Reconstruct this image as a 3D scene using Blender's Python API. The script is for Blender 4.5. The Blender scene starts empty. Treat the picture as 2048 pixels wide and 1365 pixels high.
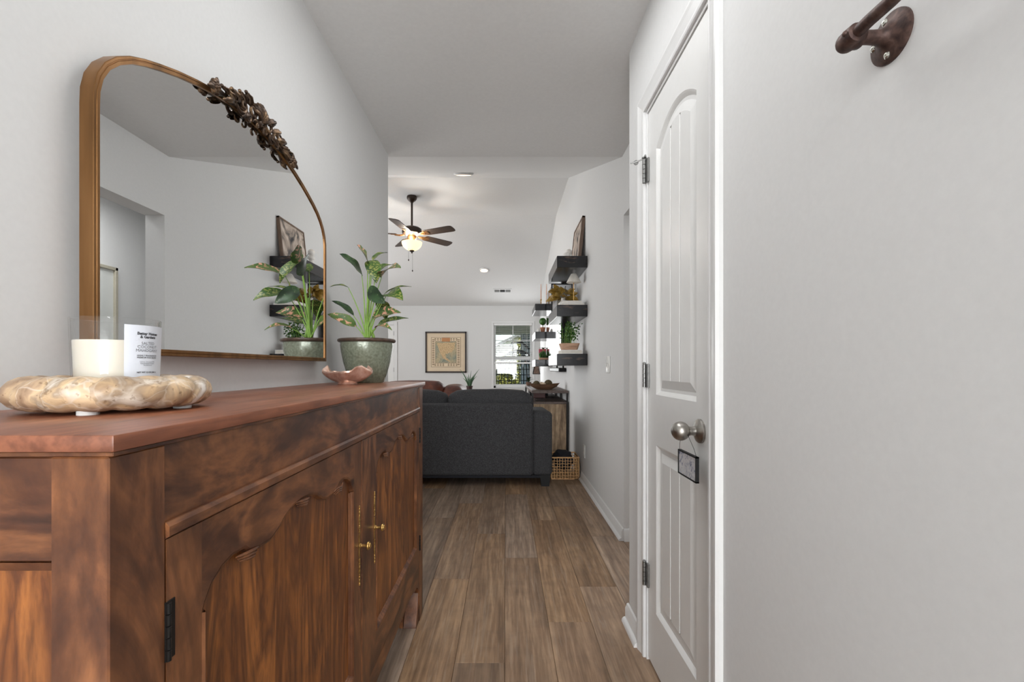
import bpy, bmesh, math, random
from mathutils import Vector, Matrix, noise
random.seed(7)
S = bpy.context.scene
COL = S.collection
PI = math.pi
H = 1.09            # eye height
F = 910.0           # focal length in pixels of the 2048 wide photograph

# ------------------------------------------------------------------ camera
cd = bpy.data.cameras.new('camera'); cam = bpy.data.objects.new('camera', cd); COL.objects.link(cam)
cd.sensor_width = 36; cd.lens = 36*F/2048; cd.shift_x = 12/2048; cd.shift_y = 53.5/2048
cd.clip_start = 0.02; cam.location = (0, 0, H); cam.rotation_euler = (PI/2, 0, 0)
S.camera = cam
# ------------------------------------------------------------------ world + lights
w = bpy.data.worlds.new('world'); S.world = w; w.use_nodes = True
nt = w.node_tree; nt.nodes.clear()
sky = nt.nodes.new('ShaderNodeTexSky'); sky.sky_type = 'NISHITA'; sky.sun_elevation = math.radians(38); sky.sun_rotation = math.radians(200)
sky.sun_disc = False; sky.dust_density = 1.5
bg = nt.nodes.new('ShaderNodeBackground'); bg.inputs['Strength'].default_value = 0.22
wo = nt.nodes.new('ShaderNodeOutputWorld')
nt.links.new(sky.outputs[0], bg.inputs[0]); nt.links.new(bg.outputs[0], wo.inputs[0])

def area(name, loc, rot, sx, sy, power, color=(1, 1, 1)):
    l = bpy.data.lights.new(name, 'AREA'); l.shape = 'RECTANGLE'; l.size = sx; l.size_y = sy
    l.energy = power; l.color = color
    o = bpy.data.objects.new(name, l); COL.objects.link(o); o.location = loc
    o.rotation_euler = [math.radians(a) for a in rot]; return o
def point(name, loc, power, r, color=(1, 1, 1)):
    l = bpy.data.lights.new(name, 'POINT'); l.energy = power; l.shadow_soft_size = r; l.color = color
    o = bpy.data.objects.new(name, l); COL.objects.link(o); o.location = loc; return o
sun = bpy.data.lights.new('sun', 'SUN'); sun.energy = 2.2; sun.angle = 0.02; sun.color = (1, .94, .84)
so = bpy.data.objects.new('sun', sun); COL.objects.link(so); so.rotation_euler = (math.radians(50), 0, math.radians(-28))
# added fill behind the camera standing for door daylight, and the entry ceiling lamp
area('entry_front_fill', (0.2, -4.25, 1.35), (90, 0, 0), 1.9, 2.1, 122, (.95, .975, 1))
area('entry_ceiling_lamp', (0.05, -1.3, 2.41), (0, 0, 0), 0.5, 0.5, 13, (.97, .99, 1))
area('hall_fill', (0.0, 1.35, 2.42), (0, 0, 0), 0.4, 1.0, 5.0, (.98, .99, 1))  # fill added to brighten the middle of the hall, no fixture known
# added side fill for assumed left windows, and daylight of the far window
area('living_left_fill', (-4.0, 6.3, 1.5), (0, -90, 0), 1.9, 4.2, 70, (.97, .985, 1))
area('living_far_window', (0.15, 9.86, 1.38), (-90, 0, 0), .8, 1.3, 10, (.97, .985, 1))
area('side_hall_fill', (1.30, 3.0, 2.40), (0, 0, 0), .5, .8, 8, (.99, .99, 1))  # unseen fill added to light the side hall and the wall opposite
for k in range(3):
    point('fan_bulb', (-1.235+.088*math.cos(2.1*k+.5), 5.97+.088*math.sin(2.1*k+.5), 2.765), 5.5, .02, (1, .95, .88))

S.view_settings.view_transform = 'Standard'; S.view_settings.look = 'None'
S.view_settings.gamma = 1; S.view_settings.exposure = 0.72; S.view_settings.use_curve_mapping = False

# ------------------------------------------------------------------ materials
def lin(c):
    return tuple(((v/255)/12.92 if v/255 <= .04045 else ((v/255+.055)/1.055)**2.4) for v in c) + (1,)
def newmat(name):
    m = bpy.data.materials.new(name); m.use_nodes = True
    return m, m.node_tree, m.node_tree.nodes['Principled BSDF']
def N(t, kind, **kw):
    n = t.nodes.new('ShaderNode'+kind)
    for k, v in kw.items():
        if hasattr(n, k): setattr(n, k, v)
        else: n.inputs[k].default_value = v
    return n
def coords(t, scale=(1, 1, 1), rnd=False, kind='Object'):
    tc = N(t, 'TexCoord'); mp = N(t, 'Mapping'); mp.inputs['Scale'].default_value = scale
    t.links.new(tc.outputs[kind], mp.inputs['Vector'])
    if rnd:
        oi = N(t, 'ObjectInfo'); mul = N(t, 'VectorMath', operation='SCALE'); mul.inputs[0].default_value = (37, 91, 53)
        t.links.new(oi.outputs['Random'], mul.inputs['Scale']); t.links.new(mul.outputs[0], mp.inputs['Location'])
    return mp
def ramp(t, stops):
    r = N(t, 'ValToRGB'); e = r.color_ramp.elements
    while len(e) < len(stops): e.new(.5)
    for i, (p, c) in enumerate(stops): e[i].position = p; e[i].color = c
    return r
def bump(t, b, src, strength=.2, dist=.002):
    n = N(t, 'Bump'); n.inputs['Strength'].default_value = strength; n.inputs['Distance'].default_value = dist
    t.links.new(src, n.inputs['Height']); t.links.new(n.outputs[0], b.inputs['Normal']); return n
def flat(name, rgb, rough=.5, metal=0, noise_s=60, var=.06, bstr=.05, spec=.5):
    m, t, b = newmat(name)
    mp = coords(t); nz = N(t, 'TexNoise'); nz.inputs['Scale'].default_value = noise_s; nz.inputs['Detail'].default_value = 4
    t.links.new(mp.outputs[0], nz.inputs['Vector'])
    c = lin(rgb); r = ramp(t, [(.3, tuple(v*(1-var) for v in c[:3])+(1,)), (.7, tuple(min(1, v*(1+var)) for v in c[:3])+(1,))])
    t.links.new(nz.outputs['Fac'], r.inputs[0]); t.links.new(r.outputs[0], b.inputs['Base Color'])
    b.inputs['Roughness'].default_value = rough; b.inputs['Metallic'].default_value = metal
    b.inputs['Specular IOR Level'].default_value = spec
    if bstr: bump(t, b, nz.outputs['Fac'], bstr)
    return m
def mottled(name, cols, scale, rough=.5, metal=0, detail=5, dist=0., bstr=.2, bd=.002, stretch=(1, 1, 1), rnd=False):
    m, t, b = newmat(name); mp = coords(t, stretch, rnd)
    nz = N(t, 'TexNoise'); nz.inputs['Scale'].default_value = scale; nz.inputs['Detail'].default_value = detail; nz.inputs['Distortion'].default_value = dist
    t.links.new(mp.outputs[0], nz.inputs['Vector'])
    n = len(cols); r = ramp(t, [(.28+.44*i/(n-1), lin(c)) for i, c in enumerate(cols)])
    t.links.new(nz.outputs['Fac'], r.inputs[0]); t.links.new(r.outputs[0], b.inputs['Base Color'])
    b.inputs['Roughness'].default_value = rough; b.inputs['Metallic'].default_value = metal
    if bstr: bump(t, b, nz.outputs['Fac'], bstr, bd)
    return m
def wood(name, axis, cols, scale=14, rough=.38, blotch=.5, stretch=.09, rnd=False, bstr=.15, spec=.5, dark=(40, 20, 12)):
    m, t, b = newmat(name); sc = [1, 1, 1]; sc['xyz'.index(axis)] = stretch
    mp = coords(t, sc, rnd)
    n1 = N(t, 'TexNoise'); n1.inputs['Scale'].default_value = scale; n1.inputs['Detail'].default_value = 10; n1.inputs['Distortion'].default_value = 1.0; n1.inputs['Roughness'].default_value = .6
    n2 = N(t, 'TexNoise'); n2.inputs['Scale'].default_value = scale*9; n2.inputs['Detail'].default_value = 4
    for n in (n1, n2): t.links.new(mp.outputs[0], n.inputs['Vector'])
    k = len(cols); r1 = ramp(t, [(.30+.4*i/(k-1), lin(c)) for i, c in enumerate(cols)])
    t.links.new(n1.outputs['Fac'], r1.inputs[0])
    r2 = ramp(t, [(.38, (.50, .45, .42, 1)), (.6, (1, 1, 1, 1))]); t.links.new(n2.outputs['Fac'], r2.inputs[0])
    mx = N(t, 'MixRGB', blend_type='MULTIPLY'); mx.inputs[0].default_value = .55
    t.links.new(r1.outputs[0], mx.inputs[1]); t.links.new(r2.outputs[0], mx.inputs[2])
    mp2 = coords(t, (1, 1, 1), rnd); n3 = N(t, 'TexNoise'); n3.inputs['Scale'].default_value = 11; n3.inputs['Detail'].default_value = 8; n3.inputs['Distortion'].default_value = .6
    t.links.new(mp2.outputs[0], n3.inputs['Vector'])
    r3 = ramp(t, [(.42, (0, 0, 0, 1)), (.68, (1, 1, 1, 1))]); t.links.new(n3.outputs['Fac'], r3.inputs[0])
    ml = N(t, 'Math', operation='MULTIPLY'); ml.inputs[1].default_value = blotch; t.links.new(r3.outputs[0], ml.inputs[0])
    m2 = N(t, 'MixRGB', blend_type='MIX'); m2.inputs[2].default_value = lin(dark)
    t.links.new(ml.outputs[0], m2.inputs[0]); t.links.new(mx.outputs[0], m2.inputs[1])
    t.links.new(m2.outputs[0], b.inputs['Base Color'])
    b.inputs['Roughness'].default_value = rough; b.inputs['Specular IOR Level'].default_value = spec
    bump(t, b, n2.outputs['Fac'], bstr, .001)
    return m

WALL = flat('wall_paint', (219, 219, 218), .75, 0, 90, .015, .10, .3)
CEIL = flat('ceiling_paint', (226, 226, 225), .9, 0, 70, .02, .10, .2)
TRIM = flat('white_trim_paint', (222, 222, 221), .32, 0, 30, .01, .02)
DOORP = flat('door_paint', (226, 226, 224), .34, 0, 30, .01, .03)
SBC = [(48, 28, 19), (88, 52, 33), (140, 90, 55), (104, 64, 40), (66, 40, 27)]
WOODX = wood('sideboard_wood_x', 'x', SBC, 9, .36, .62, .32, False, .15, .5, (58, 30, 17))
WOODY = wood('sideboard_wood_y', 'y', SBC, 9, .36, .62, .32, False, .15, .5, (58, 30, 17))
WOODZ = wood('sideboard_wood_z', 'z', SBC, 9, .36, .62, .32, False, .15, .5, (58, 30, 17))
SBT = [(112, 66, 46), (146, 90, 64), (166, 110, 82)]
TOPW = wood('sideboard_top_wood', 'y', SBT, 12, .36, .2)
SBP = [(58, 31, 16), (152, 92, 42), (98, 54, 26), (168, 104, 50), (66, 36, 19)]
PANW = wood('sideboard_panel_wood', 'z', SBP, 14, .38, .45, .14, False, .15, .5, (66, 34, 18))
PLANKS = [(106, 88, 74), (124, 104, 86), (142, 121, 101)]
def plank_material():
    m = wood('floor_plank_oak', 'y', [(126, 101, 79), (154, 125, 98), (176, 146, 116)], 9, .45, .25, .07, True, .12, .4, (84, 70, 60))
    t = m.node_tree; b = t.nodes['Principled BSDF']
    src = b.inputs['Base Color'].links[0].from_socket
    # limed light grain lines
    mp = coords(t, (1, .045, 1), True); wv = N(t, 'TexNoise'); wv.inputs['Scale'].default_value = 55; wv.inputs['Detail'].default_value = 3; wv.inputs['Distortion'].default_value = 1.6
    t.links.new(mp.outputs[0], wv.inputs['Vector'])
    r = ramp(t, [(.56, (0, 0, 0, 1)), (.64, (.22, .22, .22, 1))]); t.links.new(wv.outputs['Fac'], r.inputs[0])
    m1 = N(t, 'MixRGB'); m1.inputs[2].default_value = lin((176, 160, 142))
    t.links.new(r.outputs[0], m1.inputs[0]); t.links.new(src, m1.inputs[1])
    oi = N(t, 'ObjectInfo'); hs = N(t, 'HueSaturation'); mr = N(t, 'MapRange'); mr.inputs['To Min'].default_value = .74; mr.inputs['To Max'].default_value = 1.10
    t.links.new(oi.outputs['Random'], mr.inputs['Value']); t.links.new(mr.outputs[0], hs.inputs['Value']); t.links.new(m1.outputs[0], hs.inputs['Color'])
    hs.inputs['Saturation'].default_value = 1.05
    mp5 = coords(t, (1, .10, 1), True); wv5 = N(t, 'TexWave', wave_type='BANDS', bands_direction='X'); wv5.inputs['Scale'].default_value = 7; wv5.inputs['Distortion'].default_value = 11; wv5.inputs['Detail'].default_value = 3; wv5.inputs['Detail Scale'].default_value = 1.1
    t.links.new(mp5.outputs[0], wv5.inputs['Vector'])
    r5 = ramp(t, [(.0, (.78, .77, .76, 1)), (.55, (1, 1, 1, 1)), (.88, (1, 1, 1, 1)), (.97, (1.18, 1.18, 1.18, 1))]); t.links.new(wv5.outputs['Fac'], r5.inputs[0])
    m5 = N(t, 'MixRGB', blend_type='MULTIPLY'); m5.inputs[0].default_value = .55; t.links.new(hs.outputs[0], m5.inputs[1]); t.links.new(r5.outputs[0], m5.inputs[2])
    # each board its own tone: tan to grey brown
    ml = N(t, 'Math', operation='MULTIPLY'); ml.inputs[1].default_value = 7.31; fr = N(t, 'Math', operation='FRACT'); t.links.new(oi.outputs['Random'], ml.inputs[0]); t.links.new(ml.outputs[0], fr.inputs[0])
    mr2 = N(t, 'MapRange'); mr2.inputs['To Min'].default_value = .74; mr2.inputs['To Max'].default_value = 1.08; t.links.new(fr.outputs[0], mr2.inputs['Value']); t.links.new(mr2.outputs[0], hs.inputs['Saturation'])
    t.links.new(m5.outputs[0], b.inputs['Base Color'])
    return m
OAK = plank_material()
SUB = flat('floor_underlay', (62, 50, 42), .8)
BRASS = mottled('antique_brass_frame', [(104, 74, 44), (134, 96, 58), (152, 112, 72)], 30, .34, .85, 3, 0, .05, .001, (1, 1, .1))
ORN = mottled('aged_bronze_ornament', [(40, 31, 25), (78, 60, 46), (138, 112, 84)], 45, .36, .65, 4, 0, .2)
BRASSH = mottled('brass_hardware', [(150, 112, 60), (196, 160, 98)], 60, .3, .9, 3, 0, .1)
BLACKM = flat('black_metal', (30, 28, 27), .4, .6)
NICKEL = mottled('brushed_nickel', [(150, 146, 140), (176, 172, 166)], 120, .36, 1, 2, 0, .03, .0005, (1, 1, .05))
NICKELD = flat('satin_hinge_steel', (140, 140, 138), .38, .9)
RUST = mottled('rusty_iron', [(46, 34, 32), (78, 58, 52), (104, 82, 74)], 90, .5, .45, 6, .3, .5, .0015)
ZINC = flat('zinc_screw', (205, 205, 196), .25, .9)
mirm, mt, mb = newmat('mirror_glass'); mb.inputs['Metallic'].default_value = 1; mb.inputs['Roughness'].default_value = 0.0; mb.inputs['Base Color'].default_value = (.86, .87, .87, 1)
FAB = mottled('charcoal_sofa_fabric', [(36, 36, 38), (58, 58, 60), (78, 78, 80)], 190, .95, 0, 3, 0, .5, .003)
LEATH = mottled('brown_leather', [(56, 25, 17), (86, 42, 28), (110, 58, 40)], 9, .4, 0, 5, .3, .3, .004)
BLK = flat('black_paint', (18, 18, 19), .55, 0, 60, .06, .05, .3)
SHELFM = wood('black_stained_shelf', 'y', [(11, 11, 14), (21, 21, 26), (15, 15, 18)], 10, .24, 0, .2, True, .2)
def shelf_patches():
    t = SHELFM.node_tree; b = t.nodes['Principled BSDF']; src = b.inputs['Base Color'].links[0].from_socket
    mp = coords(t, (1, 1, 3), True); n = N(t, 'TexNoise'); n.inputs['Scale'].default_value = 7; n.inputs['Detail'].default_value = 6
    t.links.new(mp.outputs[0], n.inputs['Vector']); r = ramp(t, [(.60, (0, 0, 0, 1)), (.72, (.55, .55, .55, 1))]); t.links.new(n.outputs['Fac'], r.inputs[0])
    m1 = N(t, 'MixRGB'); m1.inputs[2].default_value = lin((120, 96, 80)); t.links.new(r.outputs[0], m1.inputs[0]); t.links.new(src, m1.inputs[1]); t.links.new(m1.outputs[0], b.inputs['Base Color'])
shelf_patches()
WHITEC = flat('white_ceramic', (232, 228, 222), .35)
PAPER = flat('white_paper', (238, 240, 243), .6, 0, 40, .01, .02)
PAGES = flat('page_edges', (222, 216, 206), .8)
INK = flat('dark_ink', (66, 68, 72), .7)
INKL = flat('grey_ink', (120, 122, 126), .7)
WAX = flat('cream_wax', (226, 218, 204), .5, 0, 40, .01, .02)
WAX.node_tree.nodes['Principled BSDF'].inputs['Subsurface Weight'].default_value = .3
WAX.node_tree.nodes['Principled BSDF'].inputs['Subsurface Radius'].default_value = (.02, .015, .01)
gl, gt, gb = newmat('clear_glass'); gb.inputs['Transmission Weight'].default_value = 1; gb.inputs['Roughness'].default_value = 0; gb.inputs['IOR'].default_value = 1.45; gb.inputs['Base Color'].default_value = (.97, .985, .985, 1)
def pane_mat():
    m, t, b = newmat('window_pane_glass'); t.nodes.remove(b)
    tr = N(t, 'BsdfTransparent'); g = N(t, 'BsdfGlossy'); g.inputs['Roughness'].default_value = .01; lw = N(t, 'LayerWeight'); pw = N(t, 'Math', operation='POWER'); pw.inputs[1].default_value = 3.5; mm_ = N(t, 'MapRange'); mm_.inputs['To Min'].default_value = .04; mm_.inputs['To Max'].default_value = .7
    t.links.new(lw.outputs['Facing'], pw.inputs[0]); t.links.new(pw.outputs[0], mm_.inputs['Value']); mx = N(t, 'MixShader')
    tr.inputs[0].default_value = (.93, .96, .96, 1)
    t.links.new(mm_.outputs[0], mx.inputs[0]); t.links.new(tr.outputs[0], mx.inputs[1]); t.links.new(g.outputs[0], mx.inputs[2])
    t.links.new(mx.outputs[0], t.nodes['Material Output'].inputs[0]); return m
PANE = pane_mat()
STONE = None
def stone():
    m, t, b = newmat('travertine_marble'); mp = coords(t)
    v = N(t, 'TexNoise'); v.inputs['Scale'].default_value = 17; v.inputs['Detail'].default_value = 5; v.inputs['Distortion'].default_value = 1.1
    t.links.new(mp.outputs[0], v.inputs['Vector'])
    r = ramp(t, [(.30, lin((136, 110, 88))), (.42, lin((174, 148, 122))), (.52, lin((204, 178, 144))), (.60, lin((168, 148, 126))), (.70, lin((220, 214, 206)))])
    t.links.new(v.outputs['Fac'], r.inputs[0])
    vo = N(t, 'TexVoronoi', feature='DISTANCE_TO_EDGE'); vo.inputs['Scale'].default_value = 24
    nz = N(t, 'TexNoise'); nz.inputs['Scale'].default_value = 12; nz.inputs['Detail'].default_value = 3
    t.links.new(mp.outputs[0], nz.inputs['Vector'])
    ad = N(t, 'MixRGB'); ad.inputs[0].default_value = .12; t.links.new(mp.outputs[0], ad.inputs[1]); t.links.new(nz.outputs['Color'], ad.inputs[2]); t.links.new(ad.outputs[0], vo.inputs['Vector'])
    r2 = ramp(t, [(.0, (.55, .55, .55, 1)), (.05, (0, 0, 0, 1))]); t.links.new(vo.outputs['Distance'], r2.inputs[0])
    mx = N(t, 'MixRGB'); mx.inputs[2].default_value = lin((216, 206, 194)); t.links.new(r2.outputs[0], mx.inputs[0]); t.links.new(r.outputs[0], mx.inputs[1])
    n3 = N(t, 'TexNoise'); n3.inputs['Scale'].default_value = 130; n3.inputs['Detail'].default_value = 2; t.links.new(mp.outputs[0], n3.inputs['Vector'])
    r3 = ramp(t, [(.30, (.45, .38, .3, 1)), (.37, (1, 1, 1, 1))]); t.links.new(n3.outputs['Fac'], r3.inputs[0])
    m3 = N(t, 'MixRGB', blend_type='MULTIPLY'); m3.inputs[0].default_value = .6; t.links.new(mx.outputs[0], m3.inputs[1]); t.links.new(r3.outputs[0], m3.inputs[2])
    t.links.new(m3.outputs[0], b.inputs['Base Color']); b.inputs['Roughness'].default_value = .42
    vc = N(t, 'TexVoronoi'); vc.inputs['Scale'].default_value = 26; t.links.new(ad.outputs[0], vc.inputs['Vector'])
    bw_n = N(t, 'RGBToBW'); t.links.new(vc.outputs['Color'], bw_n.inputs[0])
    r4 = ramp(t, [(.25, (.70, .62, .54, 1)), (.5, (1, .96, .9, 1)), (.75, (1.12, 1.1, 1.08, 1))]); t.links.new(bw_n.outputs[0], r4.inputs[0])
    m4 = N(t, 'MixRGB', blend_type='MULTIPLY'); m4.inputs[0].default_value = .75; t.links.new(m3.outputs[0], m4.inputs[1]); t.links.new(r4.outputs[0], m4.inputs[2]); t.links.new(m4.outputs[0], b.inputs['Base Color'])
    bump(t, b, r3.outputs[0], .4, .001); return m
STONE = stone()
FELT = flat('white_felt', (225, 225, 222), .9)
GLAZE = mottled('green_glaze', [(104, 109, 92), (122, 128, 110), (140, 147, 130)], 110, .22, .15, 5, .2, .35, .002)
GLAZER = mottled('brown_rim_glaze', [(54, 40, 32), (92, 72, 60)], 60, .3, 0, 4, 0, .2)
SOIL = mottled('potting_soil', [(40, 28, 20), (76, 56, 40)], 90, .95, 0, 5, 0, .6, .004)
ROSEG = mottled('rose_gold_metal', [(206, 160, 138), (240, 212, 196)], 60, .34, .75, 5, 0, .35, .002)
def leafmat(name, g1, g2, sp, thr=.56, sc=46):
    m, t, b = newmat(name); mp = coords(t, (1, 1, 1), True)
    n1 = N(t, 'TexNoise'); n1.inputs['Scale'].default_value = 20; n1.inputs['Detail'].default_value = 3
    n2 = N(t, 'TexNoise'); n2.inputs['Scale'].default_value = sc; n2.inputs['Detail'].default_value = 4; n2.inputs['Distortion'].default_value = .7
    for n in (n1, n2): t.links.new(mp.outputs[0], n.inputs['Vector'])
    r1 = ramp(t, [(.35, lin(g1)), (.65, lin(g2))]); t.links.new(n1.outputs['Fac'], r1.inputs[0])
    r2 = ramp(t, [(thr, (0, 0, 0, 1)), (thr+.05, (1, 1, 1, 1))]); t.links.new(n2.outputs['Fac'], r2.inputs[0])
    mx = N(t, 'MixRGB'); mx.inputs[2].default_value = lin(sp); t.links.new(r2.outputs[0], mx.inputs[0]); t.links.new(r1.outputs[0], mx.inputs[1])
    t.links.new(mx.outputs[0], b.inputs['Base Color']); b.inputs['Roughness'].default_value = .35
    return m
LEAFG = leafmat('mottled_green_leaf', (36, 64, 20), (62, 100, 34), (134, 138, 74), .52, 110)
LEAFP = leafmat('pink_blotched_leaf', (58, 88, 40), (96, 116, 58), (214, 158, 132), .53, 60)
LEAFD = leafmat('dark_green_leaf', (30, 44, 32), (54, 84, 48), (104, 116, 84), .60, 90)
LEAFS = flat('pale_green_stalk', (132, 168, 74), .45, 0, 30, .12, .05)
FOL = leafmat('shelf_foliage', (30, 68, 22), (62, 110, 40), (120, 150, 70), .62, 80)
MAGN = leafmat('dried_magnolia_leaf', (122, 96, 40), (176, 142, 66), (196, 166, 92), .6)
TERRA = flat('terracotta', (176, 120, 92), .8)
RAWW = wood('pale_raw_wood', 'x', [(186, 146, 118), (208, 170, 142), (160, 122, 96)], 20, .7, 0)
RUSTW = wood('rustic_grey_brown_wood', 'z', [(124, 102, 80), (172, 146, 116), (196, 170, 138), (138, 114, 90)], 11, .6, .35, .1, True, .2, .4, (50, 42, 38))
RUSTT = wood('rustic_dark_top', 'y', [(74, 60, 54), (104, 88, 80), (88, 72, 66)], 14, .5, .2)
WALN = wood('dark_walnut', 'y', [(52, 38, 30), (84, 64, 50)], 20, .4, 0)
WIK = flat('wicker_strand', (206, 162, 112), .6, 0, 50, .2, .2)
BLKF = flat('black_fabric', (26, 27, 34), .85)
FANB = flat('dark_bronze', (58, 48, 42), .35, .6)
FANW = wood('walnut_fan_blade', 'x', [(48, 36, 30), (74, 58, 48)], 20, .45, 0)
LSHADE = flat('linen_shade', (236, 230, 220), .8)
def emis(name, rgb, s):
    m, t, b = newmat(name); b.inputs['Base Color'].default_value = lin(rgb); b.inputs['Emission Color'].default_value = lin(rgb); b.inputs['Emission Strength'].default_value = s; return m
BOWL = emis('lit_fan_bowl', (255, 224, 168), .95)
LENS = emis('lit_led_lens', (255, 226, 190), 1.6)
GREYG = flat('grille_grey', (120, 120, 118), .6)
DARKV = flat('vent_dark', (60, 60, 60), .8)
PLATE = flat('switch_plate_plastic', (232, 232, 228), .3, 0, 20, .005, 0)

# ------------------------------------------------------------------ mesh builder
class M:
    def __init__(s): s.v = []; s.f = []
    def add(s, vs, fs):
        k = len(s.v); s.v += [tuple(v) for v in vs]; s.f += [tuple(i+k for i in f) for f in fs]; return s
    def box(s, lo, hi, bev=0, seg=1, mat=None, fn=None):
        bm = bmesh.new(); bmesh.ops.create_cube(bm, size=1)
        for v in bm.verts:
            v.co = Vector([(lo[i]+hi[i])/2 + v.co[i]*(hi[i]-lo[i]) for i in range(3)])
        if bev: bmesh.ops.bevel(bm, geom=bm.edges[:], offset=bev, segments=seg, profile=.5, affect='EDGES')
        if fn: fn(bm)
        return s.frombm(bm, mat)
    def frombm(s, bm, mat=None):
        bm.verts.ensure_lookup_table()
        for i, v in enumerate(bm.verts): v.index = i
        vs = [(mat @ v.co if mat else v.co.copy()) for v in bm.verts]
        s.add(vs, [[v.index for v in f.verts] for f in bm.faces]); bm.free(); return s
    def prism(s, poly, d0, d1, axis='x', bev=0):
        # poly: 2D points; axis x: (y,z); axis y: (x,z); axis z: (x,y)
        def P(p, d): return {'x': (d, p[0], p[1]), 'y': (p[0], d, p[1]), 'z': (p[0], p[1], d)}[axis]
        n = len(poly); bm = bmesh.new()
        a = [bm.verts.new(P(p, d0)) for p in poly]; b = [bm.verts.new(P(p, d1)) for p in poly]
        bm.faces.new(a); bm.faces.new(b[::-1])
        for i in range(n): bm.faces.new((a[i], b[i], b[(i+1) % n], a[(i+1) % n]))
        bmesh.ops.recalc_face_normals(bm, faces=bm.faces[:])
        bmesh.ops.triangulate(bm, faces=[f for f in bm.faces if len(f.verts) > 4])
        return s.frombm(bm)
    def lathe(s, prof, c, seg=32, axis='z', mat=None, fn=None):
        vs = []; fs = []
        ax = {'z': lambda r, a, h: (r*math.cos(a), r*math.sin(a), h), 'x': lambda r, a, h: (h, r*math.cos(a), r*math.sin(a)), 'y': lambda r, a, h: (r*math.cos(a), h, r*math.sin(a))}[axis]
        for (r, h) in prof:
            for k in range(seg):
                a = 2*PI*k/seg; rr, hh = (fn(r, h, a) if fn else (r, h))
                p = Vector(ax(rr, a, hh)); p = (mat @ p) if mat else p + Vector(c); vs.append(p)
        for i in range(len(prof)-1):
            for k in range(seg):
                fs.append((i*seg+k, i*seg+(k+1) % seg, (i+1)*seg+(k+1) % seg, (i+1)*seg+k))
        fs.append(tuple(range(seg))[::-1]); fs.append(tuple((len(prof)-1)*seg+k for k in range(seg)))
        return s.add(vs, fs)
    def tube(s, pts, r, seg=8, cap=True, flat=1.0):
        pts = [Vector(p) for p in pts]; n = len(pts); rs = r if isinstance(r, (list, tuple)) else [r]*n
        vs = []; fs = []; t0 = (pts[1]-pts[0]).normalized(); up = Vector((0, 0, 1)) if abs(t0.z) < .9 else Vector((1, 0, 0))
        nn = (up - t0*up.dot(t0)).normalized()
        for i in range(n):
            t = (pts[min(i+1, n-1)]-pts[max(i-1, 0)]).normalized(); nn = (nn - t*nn.dot(t)).normalized(); b = t.cross(nn)
            for k in range(seg):
                a = 2*PI*k/seg; vs.append(pts[i]+nn*math.cos(a)*rs[i]+b*math.sin(a)*rs[i]*flat)
        for i in range(n-1):
            for k in range(seg): fs.append((i*seg+k, i*seg+(k+1) % seg, (i+1)*seg+(k+1) % seg, (i+1)*seg+k))
        if cap: fs.append(tuple(range(seg))[::-1]); fs.append(tuple((n-1)*seg+k for k in range(seg)))
        return s.add(vs, fs)
    def ball(s, c, r, seg=16, rings=10, sq=(1, 1, 1), fn=None):
        vs = []; fs = []
        for i in range(1, rings):
            th = PI*i/rings
            for k in range(seg):
                a = 2*PI*k/seg; d = Vector((math.sin(th)*math.cos(a)*sq[0], math.sin(th)*math.sin(a)*sq[1], math.cos(th)*sq[2]))
                rr = r*(fn(d) if fn else 1); vs.append(Vector(c)+d*rr)
        vs.append(Vector(c)+Vector((0, 0, r*sq[2]))); vs.append(Vector(c)-Vector((0, 0, r*sq[2])))
        T = len(vs)-2; B = T+1
        for i in range(rings-2):
            for k in range(seg): fs.append((i*seg+k, (i+1)*seg+k, (i+1)*seg+(k+1) % seg, i*seg+(k+1) % seg))
        for k in range(seg):
            fs.append((T, k, (k+1) % seg)); fs.append((B, (rings-2)*seg+(k+1) % seg, (rings-2)*seg+k))
        return s.add(vs, fs)
    def strip(s, A, B, closed=False):
        n = len(A); vs = list(A)+list(B); fs = []
        for i in range(n if closed else n-1):
            j = (i+1) % n; fs.append((i, j, n+j, n+i))
        return s.add(vs, fs)
    def leaf(s, base, tip, nrm, wid, bend=.12, fold=.18, n=8, wavy=0, prof=.85, thick=.0006):
        base = Vector(base); tip = Vector(tip); d = tip-base; L = d.length; d = d/L; nrm = Vector(nrm); nrm = (nrm-d*nrm.dot(d)).normalized(); sd = d.cross(nrm)
        rows = []
        for i in range(n+1):
            t = i/n; w = wid*.5*math.sin(PI*min(1, t**prof))**.75 if 0 < t < 1 else .0015*.5
            c = base+d*L*t+nrm*(bend*L*4*t*(1-t))
            wv = wavy*wid*math.sin(t*13)
            rows.append([c-sd*w+nrm*(fold*w+wv), c-sd*w*.5+nrm*fold*w*.35, c, c+sd*w*.5+nrm*fold*w*.35, c+sd*w+nrm*(fold*w-wv)])
        for sgn in (1, -1):
            vs = [p+nrm*thick*sgn*.5 for r in rows for p in r]; fs = []
            for i in range(n):
                for k in range(4):
                    q = (i*5+k, i*5+k+1, (i+1)*5+k+1, (i+1)*5+k); fs.append(q if sgn > 0 else q[::-1])
            s.add(vs, fs)
        return s
    def xf(s, mat):
        s.v = [tuple(mat @ Vector(v)) for v in s.v]; return s

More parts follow.
